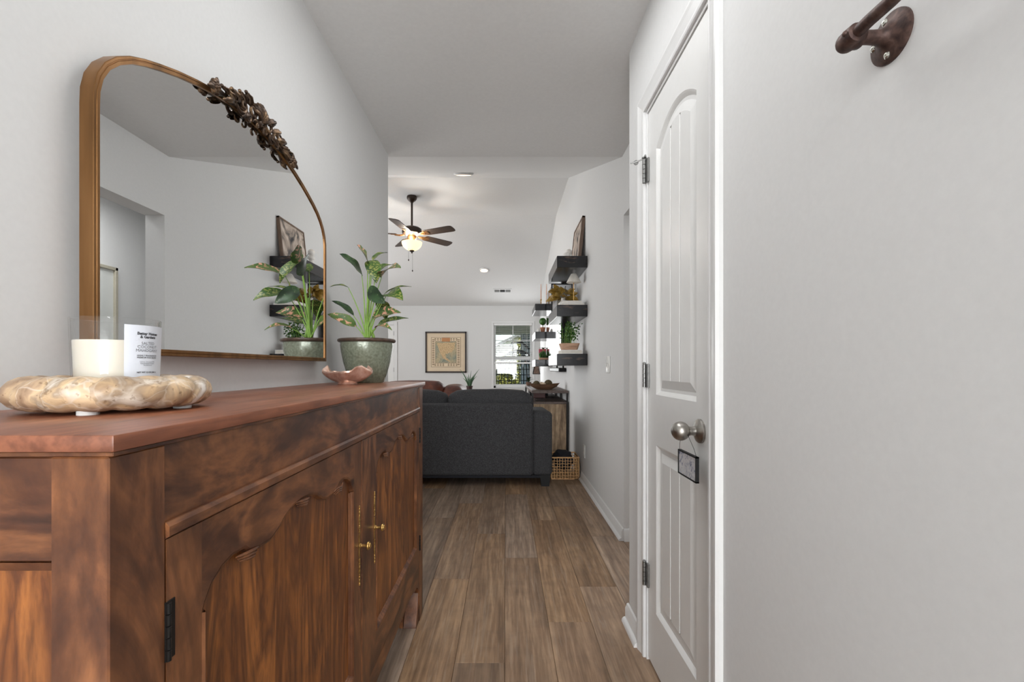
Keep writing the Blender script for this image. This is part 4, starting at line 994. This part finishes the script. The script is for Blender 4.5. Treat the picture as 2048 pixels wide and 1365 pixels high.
for (dx_, l) in ((.02, .30), (-.03, .16)):
    pc = M().tube([(FX+dx_, FY-.06, zm-.16), (FX+dx_, FY-.06, zm-.16-l-.10)], .0014, 5)
    pc.ball((FX+dx_, FY-.06, zm-.26-l-.01), .008, 8, 6, (1, 1, 1.6)); obj('pull_chain', pc, FANB, fan_)

def led(px, py, y, z, tilt, r, label):
    c = Vector(((px-1012)*y/F, y, z)); t_ = thing('ceiling_light', c, label, 'light')
    mt_ = Matrix.Translation(c) @ Matrix.Rotation(tilt, 4, 'X')
    obj('trim_ring', M().lathe([(r, 0), (r*1.0, -.010), (r*.93, -.018), (r*.80, -.020), (r*.78, -.014)], (0, 0, 0), 36, 'z', mt_), TRIM, t_)
    obj('lens', M().lathe([(r*.78, -.012), (r*.74, -.019), (r*.4, -.024), (.001, -.026)], (0, 0, 0), 36, 'z', mt_), LENS, t_)
sl1 = math.atan2(RID-CH, YR0-YH); sl2 = -math.atan2(RID-CF, YF-YR1)
led(927, 347, 4.50, CH+(4.50-YH)*math.tan(sl1), sl1, .098, 'round flush ceiling light on the near slope above the hallway end')
led(968, 542, 8.36, RID+(8.36-YR1)*math.tan(sl2), sl2, .085, 'small round ceiling light on the far slope near the air vent')
vy = 9.23; vz = RID+(vy-YR1)*math.tan(sl2); vt = thing('ceiling_vent', ((1005-1012)*vy/F, vy, vz), 'white air vent with grey grilles on the far ceiling slope', 'vent')
mt_ = Matrix.Translation(((1005-1012)*vy/F, vy, vz)) @ Matrix.Rotation(sl2, 4, 'X')
obj('vent_plate', M().box((-.185, -.085, -.010), (.185, .085, 0), .003).xf(mt_), TRIM, vt)
for i, mm_ in enumerate((GREYG, DARKV, GREYG)):
    x = (-.112, 0, .112)[i]; gm = M()
    for k in range(7): gm.box((x-.048, -.052+k*.0155, -.014), (x+.048, -.040+k*.0155, -.009))
    obj('grille', gm.box((x-.050, -.055, -.0112), (x+.050, .055, -.0098)).xf(mt_), mm_, vt, smooth=False)

# ------------------------------------------------------------------ floating shelves on the right wall
SXL = .463; TH = .106
def shelf(name_label, y0, y1, ztop):
    o = obj('floating_shelf', M().box((SXL, y0, ztop-TH), (XR, y1, ztop), .003), SHELFM, None, loc=((SXL+XR)/2, (y0+y1)/2, ztop-TH)); return tag(o, name_label, 'shelf', 'black floating shelves')
ZS = (H+1.017, H+.572, H+.127)
for z, l in zip(ZS, ('top', 'middle', 'bottom')):
    shelf('black distressed floating shelf, %s of the nearer three on the right wall' % l, 4.13, 4.95, z)
    shelf('black distressed floating shelf, %s of the three beyond the television' % l, 7.22, 8.04, z)
# top near shelf: leaning painting, figure, bowl
pt = thing('leaning_painting', (.69, 4.52, ZS[0]), 'brown framed abstract painting leaning on the top near shelf', 'painting')
mt_ = Matrix.Translation((.672, 4.25, ZS[0]+.0035)) @ Matrix.Rotation(math.radians(6.0), 4, 'Y')
fm = M(); PWd, PHt = .53, .405
for (a, b, c, d) in ((0, PWd, 0, .016), (0, PWd, PHt-.016, PHt), (0, .016, 0, PHt), (PWd-.016, PWd, 0, PHt)): fm.box((0, a, c), (.030, b, d), .001)
obj('frame', fm.xf(mt_), wood('painting_frame_wood', 'z', [(96, 76, 62), (128, 104, 86)], 20, .5, 0), pt, smooth=False)
def abstract():
    m, t, b = newmat('abstract_canvas'); mp = coords(t)
    n = N(t, 'TexNoise'); n.inputs['Scale'].default_value = 5.5; n.inputs['Detail'].default_value = 4; n.inputs['Distortion'].default_value = 1.2; t.links.new(mp.outputs[0], n.inputs['Vector'])
    r = ramp(t, [(.34, lin((52, 50, 52))), (.44, lin((112, 104, 98))), (.52, lin((176, 160, 146))), (.66, lin((214, 200, 188)))]); t.links.new(n.outputs['Fac'], r.inputs[0]); t.links.new(r.outputs[0], b.inputs['Base Color']); b.inputs['Roughness'].default_value = .7; return m
obj('canvas', M().box((.006, .014, .014), (.022, PWd-.014, PHt-.014)).xf(mt_), abstract(), pt)
fg = thing('bead_figure', (.672, 4.86, ZS[0]), 'white stacked-ball ceramic figure beside the leaning painting', 'figurine')
obj('body', M().lathe([(.001, 0), (.040, 0), (.042, .006), (.036, .06), (.026, .11), (.020, .13), (.001, .132)], (.672, 4.86, ZS[0]), 24), WHITEC, fg)
obj('ball', M().ball((.672, 4.86, ZS[0]+.155), .036, 18, 12, (1, 1, .85)), WHITEC, fg)
obj('ball', M().ball((.672, 4.86, ZS[0]+.215), .036, 18, 12), WHITEC, fg)
bw_ = obj('round_vase', M().lathe([(.001, 0), (.020, 0), (.028, .006), (.036, .03), (.036, .05), (.026, .068), (.020, .072), (.018, .066), (.001, .05)], (.575, 4.30, ZS[0]), 28), WHITEC, None, loc=(.575, 4.30, ZS[0])); tag(bw_, 'small round white vase on the top near shelf corner', 'vase')
# middle near shelf: books, lamp, magnolia vase, framed print
def book(name, lo, hi, mat, lab, group=None, spine=None):
    t_ = thing(name, ((lo[0]+hi[0])/2, (lo[1]+hi[1])/2, lo[2]), lab, 'book', group)
    c = .0025
    obj('cover', M().box(lo, (hi[0], hi[1], lo[2]+c)).box((lo[0], lo[1], hi[2]-c), hi).box((hi[0]-c, lo[1], lo[2]+c), (hi[0], hi[1], hi[2]-c)), mat, t_, smooth=False)
    obj('pages', M().box((lo[0]+.004, lo[1]+.004, lo[2]+c), (hi[0]-c, hi[1]-.004, hi[2]-c)), PAGES, t_, smooth=False)
book('book', (.505, 4.15, ZS[1]), (.715, 4.43, ZS[1]+.020), PAPER, 'white book under the table lamp, lower of the pair', 'white books on the middle near shelf')
book('book', (.520, 4.16, ZS[1]+.020), (.700, 4.42, ZS[1]+.042), PAPER, 'white book directly under the table lamp, upper of the pair', 'white books on the middle near shelf')
lx, ly, lz = .640, 4.30, ZS[1]+.042
lp_ = thing('table_lamp', (lx, ly, lz), 'slim brass table lamp with a white cone shade on the middle near shelf', 'lamp')
obj('base', M().lathe([(.001, 0), (.034, 0), (.036, .004), (.034, .008), (.008, .012), (.001, .012)], (lx, ly, lz), 24), BRASSH, lp_)
obj('stem', M().lathe([(.0042, .01), (.0042, .23)], (lx, ly, lz), 12), BRASSH, lp_)
obj('lamp_shade', M().lathe([(.068, .190), (.070, .191), (.026, .272), (.022, .274), (.022, .270), (.066, .192)], (lx, ly, lz), 32), LSHADE, lp_)
vx, vy_, vz_ = .585, 4.64, ZS[1]
mv = thing('magnolia_vase', (vx, vy_, vz_), 'white bottle vase of dried olive brown magnolia leaves behind the table lamp', 'plant')
obj('vase', M().lathe([(.001, 0), (.045, 0), (.058, .02), (.062, .05), (.050, .085), (.024, .11), (.020, .135), (.024, .14), (.016, .138), (.014, .11), (.001, .1)], (vx, vy_, vz_), 28), WHITEC, mv)
for k in range(42):
    th = random.uniform(0, 2*PI); el = random.uniform(-.55, .95); r = random.uniform(.03, .08)
    d = Vector((math.cos(th)*math.cos(el), math.sin(th)*math.cos(el)*1.1, math.sin(el))); b = Vector((vx, vy_, vz_+.15))+d*r; t = b+d*random.uniform(.08, .12)+Vector((0, 0, -.02))
    if t.x > .73: t.x = .73
    if b.x > .72: b.x = .72
    t.z = max(ZS[1]+.02, min(t.z, ZS[0]-TH-.01))
    obj('leaf', M().leaf(b, t, (random.uniform(-.6, .6), -1+random.uniform(-.4, .4), random.uniform(.1, .8)), random.uniform(.048, .068), random.uniform(-.1, .2), .25, 7, .04, .85), MAGN, mv, ang=80)
obj('branch', M().tube([(vx, vy_, vz_+.06), (vx, vy_, vz_+.16), (vx+.02, vy_-.02, vz_+.26)], .004, 6).tube([(vx, vy_, vz_+.14), (vx-.06, vy_-.03, vz_+.22)], .003, 6), WALN, mv)
pf2 = thing('photo_frame', (.60, 4.88, ZS[1]), 'black framed print with a white mat at the far end of the middle near shelf', 'picture')
fm = M()
for (a, b, c, d) in ((.485, .715, 0, .012), (.485, .715, .318, .330), (.485, .497, 0, .33), (.703, .715, 0, .33)): fm.box((a, 4.865, ZS[1]+c), (b, 4.885, ZS[1]+d), .001)
obj('frame', fm, BLK, pf2, smooth=False)
obj('mat_board', M().box((.495, 4.872, ZS[1]+.010), (.705, 4.880, ZS[1]+.32)), PAPER, pf2, smooth=False)
obj('print_sheet', M().box((.545, 4.8705, ZS[1]+.09), (.655, 4.873, ZS[1]+.25)), mottled('small_print', [(120, 128, 120), (200, 196, 184)], 14, .7, 0, 4, 0, 0), pf2, smooth=False)
# bottom near shelf: book, planter
book('book', (.505, 4.15, ZS[2]), (.700, 4.45, ZS[2]+.036), PAPER, 'thick white book under the wooden trough planter')
tx, ty, tz = .600, 4.33, ZS[2]+.036
tp = thing('trough_planter', (tx, ty, tz), 'carved pale wooden trough planter with trailing green plants on the bottom near shelf', 'plant')
m = M()
def tr_loop(s, z, w_=.088, d_=.075): return [Vector((tx+sx*(w_*s), ty+sy*(d_*s), tz+z)) for sx, sy in ((-1, -.75), (-.82, -1), (.82, -1), (1, -.75), (1, .75), (.82, 1), (-.82, 1), (-1, .75))]
ls = [tr_loop(.80, 0), tr_loop(.88, .02), tr_loop(1.05, .066), tr_loop(.98, .068), tr_loop(.92, .055), tr_loop(.86, .05)]
for A, B in zip(ls, ls[1:]): m.strip(A, B, True)
m.add(ls[0], [tuple(range(8))]); m.add(ls[-1], [tuple(range(8))])
obj('trough', m, RAWW, tp, ang=30)
ivy = M(); ivs = M()
for k in range(26):
    bx = tx+random.uniform(-.06, .06); by = ty+random.uniform(-.05, .05); hh = random.uniform(.12, .27); dxx = random.uniform(-.05, .07); pts = [Vector((bx, by, tz+.05)), Vector((bx+dxx*.3, by, tz+.05+hh*.6)), Vector((min(.72, bx+dxx), by+random.uniform(-.04, .06), tz+.05+hh))]
    pts[2].z = min(pts[2].z, ZS[1]-TH-.02); ivs.tube(pts, .0014, 5)
    for j in range(15):
        u = .25+.75*random.random(); p = pts[0]*(1-u)**2+pts[1]*2*u*(1-u)+pts[2]*u*u+Vector((random.uniform(-.02, .02), random.uniform(-.02, .02), random.uniform(-.012, .012)))
        p.x = min(p.x, .722); p.z = min(p.z, ZS[1]-TH-.035)
        q = p+Vector((random.uniform(-1, 1)*.02, random.uniform(-1, 1)*.02, random.uniform(-1, .4)*.015)); q.x = min(q.x, .73)
        ivy.leaf(p, q, (random.uniform(-.5, .5), -1, random.uniform(-.3, .8)), .015, .1, .2, 3)
o = obj('foliage', ivy, FOL, tp, ang=80); o['kind'] = 'stuff'
obj('stems', ivs, LEAFS, tp)

# far shelves
def candle(x, y, z, h, lab):
    t_ = thing('taper_candle', (x, y, z), lab, 'candle', 'taper candles on the top shelf beyond the television')
    obj('holder', M().lathe([(.001, 0), (.030, 0), (.031, .005), (.010, .010), (.007, .03), (.012, .036), (.007, .045), (.009, .075), (.015, .080), (.013, .09), (.001, .09)], (x, y, z), 20), BRASSH, t_)
    obj('candle', M().tube([(x, y, z+.085), (x, y, z+.085+h*.5), (x, y, z+.085+h)], [.010, .009, .005], 12), flat('blush_wax', (214, 176, 158), .5) if 'blush_wax' not in bpy.data.materials else bpy.data.materials['blush_wax'], t_)
candle(at(1082, 0, 7.36).x, 7.36, ZS[0], .25, 'blush taper candle in a brass holder, leftmost on the top far shelf')
candle(at(1093, 0, 7.50).x, 7.50, ZS[0], .28, 'blush taper candle in a brass holder, taller and nearer the wall')
mx_, my_ = at(1085.5, 0, 7.36).x, 7.36
tpi = thing('moss_ball_plant', (mx_, my_, ZS[1]), 'clipped moss ball in a terracotta pot on the middle far shelf', 'plant')
obj('pot', M().lathe([(.001, 0), (.030, 0), (.040, .06), (.044, .062), (.044, .08), (.038, .08), (.001, .07)], (mx_, my_, ZS[1]), 24), TERRA, tpi)
obj('stem', M().tube([(mx_, my_, ZS[1]+.07), (mx_, my_, ZS[1]+.15)], .005, 6), WALN, tpi)
obj('moss_ball', M().ball((mx_, my_, ZS[1]+.175), .058, 28, 18, (1, 1, 1), lambda d: 1+.10*noise.noise(d*7)+.06*noise.noise(d*19)), FOL, tpi, ang=80)
wc = obj('white_ornament', M().lathe([(.001, 0), (.022, 0), (.028, .02), (.020, .045), (.010, .055), (.012, .06), (.001, .062)], (mx_-.07, my_-.03, ZS[1]), 20), WHITEC, None, loc=(mx_-.07, my_-.03, ZS[1])); tag(wc, 'small white ceramic ornament left of the moss ball pot', 'ornament')
rb_x = at(1085, 0, 7.5).x
rb = obj('red_box', M().box((rb_x-.06, 7.50, ZS[2]), (rb_x+.06, 7.55, ZS[2]+.185), .002), flat('rose_red_cover', (186, 72, 88), .5), None, loc=(rb_x, 7.52, ZS[2])); tag(rb, 'rose red book standing upright behind the succulents', 'book')
su = thing('succulent_tray', (rb_x, 7.36, ZS[2]), 'green succulents in a pale tray on the bottom far shelf', 'plant')
obj('tray', M().box((rb_x-.07, 7.29, ZS[2]), (rb_x+.07, 7.43, ZS[2]+.035), .005, 2), RAWW, su)
sm = M()
for k in range(60):
    p = Vector((rb_x+random.uniform(-.055, .055), 7.36+random.uniform(-.055, .055), ZS[2]+.034)); q = p+Vector((random.uniform(-.02, .02), random.uniform(-.02, .02), random.uniform(.06, .12))); sm.tube([p, p.lerp(q, .6), q], [.006, .006, .001], 5)
o = obj('succulent_stems', sm, FOL, su); o['kind'] = 'stuff'
obj('tall_stem', M().tube([(rb_x, 7.36, ZS[2]+.03), (rb_x, 7.36, ZS[2]+.18)], .004, 6), LEAFS, su)
for k in range(6):
    a = k*PI/3+.2; b = Vector((rb_x, 7.36, ZS[2]+.17)); obj('leaf', M().leaf(b, b+Vector((.075*math.cos(a), .075*math.sin(a), .025)), (0, 0, 1), .028, .15, .2, 6), LEAFD, su, ang=80)

# television + sound bar
tv = thing('television', (XR-.02, 6.15, 1.14), 'large glossy black television on the right wall between the shelves', 'television')
TX = .630
obj('screen', M().box((TX, 5.22, 1.150), (TX+.004, 7.08, 2.22)), flat('black_glass_screen', (8, 8, 10), .04, 0, 5, 0, 0, 1.0), tv)
obj('bezel', M().box((TX+.004, 5.20, 1.135), (TX+.035, 7.10, 2.235), .004), BLK, tv)
obj('wall_mount', M().box((TX+.035, 5.9, 1.5), (XR, 6.4, 1.85)), BLACKM, tv)
sbar = thing('sound_bar', (.69, 6.2, 1.035), 'black sound bar on the right wall under the television', 'speaker')
obj('body', M().box((.648, 5.57, 1.040), (XR-.004, 6.76, 1.088), .010, 3), BLK, sbar)
obj('wall_mount', M().box((XR-.02, 5.80, 1.086), (XR, 5.83, 1.135)).box((XR-.02, 6.50, 1.086), (XR, 6.53, 1.135)), BLACKM, sbar)
obj('speaker_grille', M().box((.6465, 5.60, 1.045), (.649, 6.73, 1.083), .002), flat('grille_cloth', (30, 30, 32), .35), sbar)

# ------------------------------------------------------------------ media console
KX0, KX1, KY0, KY1 = .300, .728, 5.32, 7.10; KZ = .822
kc = thing('media_console', ((KX0+KX1)/2, 6.2, 0), 'rustic wood and black metal media console against the right wall', 'console')
obj('top', M().box((KX0, KY0, KZ-.032), (KX1, KY1, KZ), .004), RUSTT, kc)
obj('shelf', M().box((KX0+.01, KY0+.01, .665), (KX1-.01, KY1-.01, .690), .002), RUSTT, kc)
for (x, y) in ((KX0, KY0), (KX1-.022, KY0), (KX0, KY1-.022), (KX1-.022, KY1-.022), (KX1-.022, KY0+.6), (KX1-.022, KY0+1.2)):
    obj('post', M().box((x, y, 0), (x+.022, y+.022, KZ-.031), .001), BLACKM, kc)
for i in range(3):
    a = KX0+.022+i*.1275; obj('end_plank', M().box((a+.001, KY0+.004, .07), (a+.1275, KY0+.020, .664), .002), RUSTW, kc)
for i in range(4):
    a = KY0+.03+i*.43; obj('front_door', M().box((KX0+.001, a, .07), (KX0+.018, a+.42, .660), .002), RUSTW, kc)
obj('bottom_board', M().box((KX0, KY0+.02, .05), (KX1, KY1-.02, .07)), RUSTW, kc)
bc = Vector((.470, 5.62, KZ)); dbw = thing('dough_bowl', bc, 'long brown wooden dough bowl on the media console', 'bowl')
m = M(); lps = []
for (s, z) in ((.38, 0), (.5, .004), (.82, .038), (1.0, .068), (.95, .068), (.76, .040), (.5, .014), (.02, .010)):
    lps.append([bc+Vector((.195*s*math.cos(a), .10*s*math.sin(a)*(1+.1*math.cos(2*a)), z+(.012*abs(math.cos(a))**3 if z > .05 else 0))) for a in [2*PI*i/36 for i in range(36)]])
for A, B in zip(lps, lps[1:]): m.strip(A, B, True)
m.add(lps[0], [tuple(range(36))])
obj('bowl', m, wood('dough_bowl_wood', 'x', [(94, 68, 50), (134, 102, 78)], 14, .5, 0), dbw, ang=60)
MOS = mottled('moss_ball_brown', [(62, 52, 36), (98, 84, 58)], 60, .9, 0, 4, 0, .6)
CRM = flat('cream_ball', (218, 196, 170), .8)
for (x, y, r, m_, l) in ((-.095, -.01, .044, MOS, 'brown mossy decorative ball, leftmost in the dough bowl'), (-.010, -.035, .034, CRM, 'cream decorative ball at the front of the dough bowl'), (.052, .0, .050, MOS, 'largest brown mossy decorative ball in the dough bowl'), (-.03, .045, .036, CRM, 'cream decorative ball at the back of the dough bowl')):
    c = bc+Vector((x, y, .016+r+.004)); o = obj('decorative_ball', M().ball(c, r, 22, 14, (1, 1, 1), lambda d: 1+.05*noise.noise(d*9)), m_, None, loc=c-Vector((0, 0, r)), ang=80); tag(o, l, 'ball', 'decorative balls in the dough bowl')
# small objects on the console
wb = thing('wire_tray', (.385, 5.46, .690), 'small black wire tray on the console shelf', 'tray')
m = M()
for z in (.695, .72): m.tube([(.35, 5.42, z), (.46, 5.42, z), (.46, 5.50, z), (.35, 5.50, z), (.35, 5.42, z)], .0022, 6)
for i in range(6): m.tube([(.35+.022*i, 5.42, .695), (.35+.022*i, 5.42, .72)], .0014, 5).tube([(.35+.022*i, 5.42, .693), (.35+.022*i, 5.50, .693)], .0014, 5)
obj('wires', m, BLACKM, wb)
rs = obj('red_leather_box', M().box((.36, 6.0, .690), (.52, 6.3, .775), .004), flat('oxblood_leather', (92, 34, 26), .4), None, loc=(.44, 6.15, .69)); tag(rs, 'dark red box on the console shelf', 'box')
db = obj('black_media_box', M().box((.34, 6.5, .690), (.60, 6.9, .755), .004), BLK, None, loc=(.47, 6.7, .69)); tag(db, 'black media box on the console shelf behind the dark red box', 'box')
pc_ = Vector((.345, 6.95, KZ)); dp = thing('small_potted_plant', pc_, 'small dark-leaved potted plant at the far end of the media console', 'plant')
obj('pot', M().lathe([(.001, 0), (.034, 0), (.042, .05), (.038, .05), (.001, .042)], pc_, 20), flat('brown_clay_pot', (112, 80, 64), .7), dp)
for k in range(14):
    a = k*2.4; el = .3+.5*random.random(); b = pc_+Vector((0, 0, .045)); t = b+Vector((.10*math.cos(a)*math.cos(el), .10*math.sin(a)*math.cos(el), .13*math.sin(el)))
    obj('leaf', M().leaf(b, t, (0, 0, 1), .024, .2, .2, 5), LEAFD, dp, ang=80)
# little lantern hung from a wall hook near the window corner
lc_ = at(1072.5, 749, 8.6); ln_ = thing('hanging_lantern', (lc_.x, 8.6, lc_.z), 'small brown tapered lantern with a wire handle near the far corner', 'lantern')
z0_ = lc_.z
m = M()
for k in range(4):
    a0 = PI/4+k*PI/2; a1 = a0+PI/2
    for a in (a0,): m.tube([(lc_.x+.088*math.cos(a), 8.6+.088*math.sin(a), z0_+.012), (lc_.x+.055*math.cos(a), 8.6+.055*math.sin(a), z0_+.145)], .005, 6)
obj('corner_bars', m, BLACKM, ln_)
obj('shade', M().lathe([(.078, .012), (.049, .145), (.047, .145), (.076, .012)], (lc_.x, 8.6, z0_), 4, 'z', Matrix.Translation((lc_.x, 8.6, z0_)) @ Matrix.Rotation(PI/4, 4, 'Z')), mottled('lantern_panels', [(92, 70, 60), (150, 124, 108)], 40, .6), ln_)
obj('base_plate', M().box((lc_.x-.07, 8.53, z0_), (lc_.x+.07, 8.67, z0_+.012)), BLACKM, ln_)
obj('handle', M().tube([(lc_.x-.035, 8.6, z0_+.145), (lc_.x-.03, 8.6, z0_+.19), (lc_.x, 8.6, z0_+.215), (lc_.x+.03, 8.6, z0_+.19), (lc_.x+.035, 8.6, z0_+.145)], .003, 6), BLACKM, ln_)
obj('wall_hook', M().tube([(XR, 8.6, z0_+.26), (lc_.x+.02, 8.6, z0_+.25), (lc_.x, 8.6, z0_+.213)], .003, 6), BLACKM, ln_)

# ------------------------------------------------------------------ wicker basket with black cables and cloth
bx0, bx1, by0, by1, bz = .445, .712, 4.44, 4.72, .212
bk = thing('wicker_basket', ((bx0+bx1)/2, (by0+by1)/2, 0), 'open-weave wicker basket on the floor beside the sofa', 'basket')
m = M(); nx, nz = 10, 8
def bwall(p0, p1, n):
    for i in range(n+1):
        t = i/n; x = p0[0]+(p1[0]-p0[0])*t; y = p0[1]+(p1[1]-p0[1])*t; w_ = .003*math.sin(i*2.3)
        m.tube([(x+w_, y, .004), (x, y+w_, .07), (x-w_, y, .14), (x, y, bz)], .0031, 6)
    for j in range(nz):
        z = .008+j*(bz-.012)/(nz-1)
        pts = [(p0[0]+(p1[0]-p0[0])*k/(2*n)+(.003*(-1)**k if p0[1] != p1[1] else 0), p0[1]+(p1[1]-p0[1])*k/(2*n)+(.003*(-1)**k if p0[0] != p1[0] else 0), z+.0025*math.sin(k*1.3+j*2)) for k in range(2*n+1)]
        m.tube(pts, .003, 6)
bwall((bx0, by0), (bx1, by0), nx); bwall((bx1, by0), (bx1, by1), 9); bwall((bx1, by1), (bx0, by1), nx); bwall((bx0, by1), (bx0, by0), 9)
o = obj('woven_strands', m, WIK, bk); o['kind'] = 'stuff'
obj('rim', M().tube([(bx0, by0, bz), (bx1, by0, bz), (bx1, by1, bz), (bx0, by1, bz), (bx0, by0, bz)], .0065, 8), WIK, bk)
obj('base', M().box((bx0, by0, 0), (bx1, by1, .006)), WIK, bk)
def lump(bm):
    for v in bm.verts: v.co += Vector((noise.noise(v.co*14), noise.noise(v.co*14+Vector((9, 0, 0))), noise.noise(v.co*11+Vector((0, 7, 0)))))*.030
bm = bmesh.new(); bmesh.ops.create_icosphere(bm, subdivisions=4, radius=1)
for v in bm.verts: v.co = Vector(((bx0+bx1)/2-.005+v.co.x*.100, (by0+by1)/2+v.co.y*.108, min(.168+v.co.z*.105, .262)))
lump(bm)
cl = obj('black_cloth', M().frombm(bm), BLKF, None, loc=((bx0+bx1)/2, (by0+by1)/2, .03), ang=80); tag(cl, 'crumpled black cloth stuffed in the wicker basket', 'cloth')
cb = M()
cb.tube([(bx1-.03, by0+.10, .235), (bx1+.012, by0+.05, .20), (bx1+.014, by0-.005, .10), (bx1+.006, by0-.02, .03), (bx1-.02, by0-.03, .006), (bx1-.05, by0-.03, .005)], .003, 8)
cb.tube([(bx0+.02, by0+.06, .225), (bx0+.03, by0+.03, .255), (bx0+.06, by0+.03, .262), (bx0+.08, by0+.05, .235)], .003, 8)
co = obj('power_cable', cb, BLK, None, loc=(bx1, by0, .1)); tag(co, 'thin black cable looping over the basket rim to the floor', 'cable')

# ------------------------------------------------------------------ switch + outlet plates
sp = thing('light_switch', (XR, 3.285, 1.11), 'white double toggle switch plate on the right hallway wall', 'switch')
obj('plate', M().box((XR-.006, 3.228, 1.052), (XR, 3.342, 1.172), .003, 2), PLATE, sp)
for y in (3.262, 3.308):
    obj('toggle', M().box((XR-.016, y-.006, 1.098), (XR-.005, y+.006, 1.122), .002).box((XR-.0075, y-.010, 1.085), (XR-.005, y+.010, 1.139)), PLATE, sp)
ol = thing('wall_outlet', (XR, 4.29, .30), 'white duplex outlet low on the right wall near the basket', 'outlet')
obj('plate', M().box((XR-.006, 4.252, .242), (XR, 4.328, .362), .003, 2), PLATE, ol)
for z in (.278, .326): obj('socket', M().lathe([(.017, 0), (.016, -.003), (.001, -.003)], (XR-.005, 4.29, z), 20, 'x'), PLATE, ol)

# picture in the side hall, seen in the mirror
pf = thing('side_hall_picture', (1.77, 3.42, 1.09), 'pale framed picture in the side hall, seen only in the mirror', 'picture')
m = M()
for (a, b, c, d) in ((3.16, 3.70, 1.06, 1.085), (3.16, 3.70, 1.875, 1.90), (3.16, 3.185, 1.06, 1.9), (3.675, 3.70, 1.06, 1.9)): m.box((1.745, a, c), (1.78, b, d), .002)
obj('frame', m, flat('champagne_frame', (196, 190, 172), .4, .3), pf, smooth=False)
obj('print_sheet', M().box((1.765, 3.18, 1.08), (1.775, 3.68, 1.88)), flat('pale_print', (214, 216, 212), .7, 0, 4, .06, 0), pf)
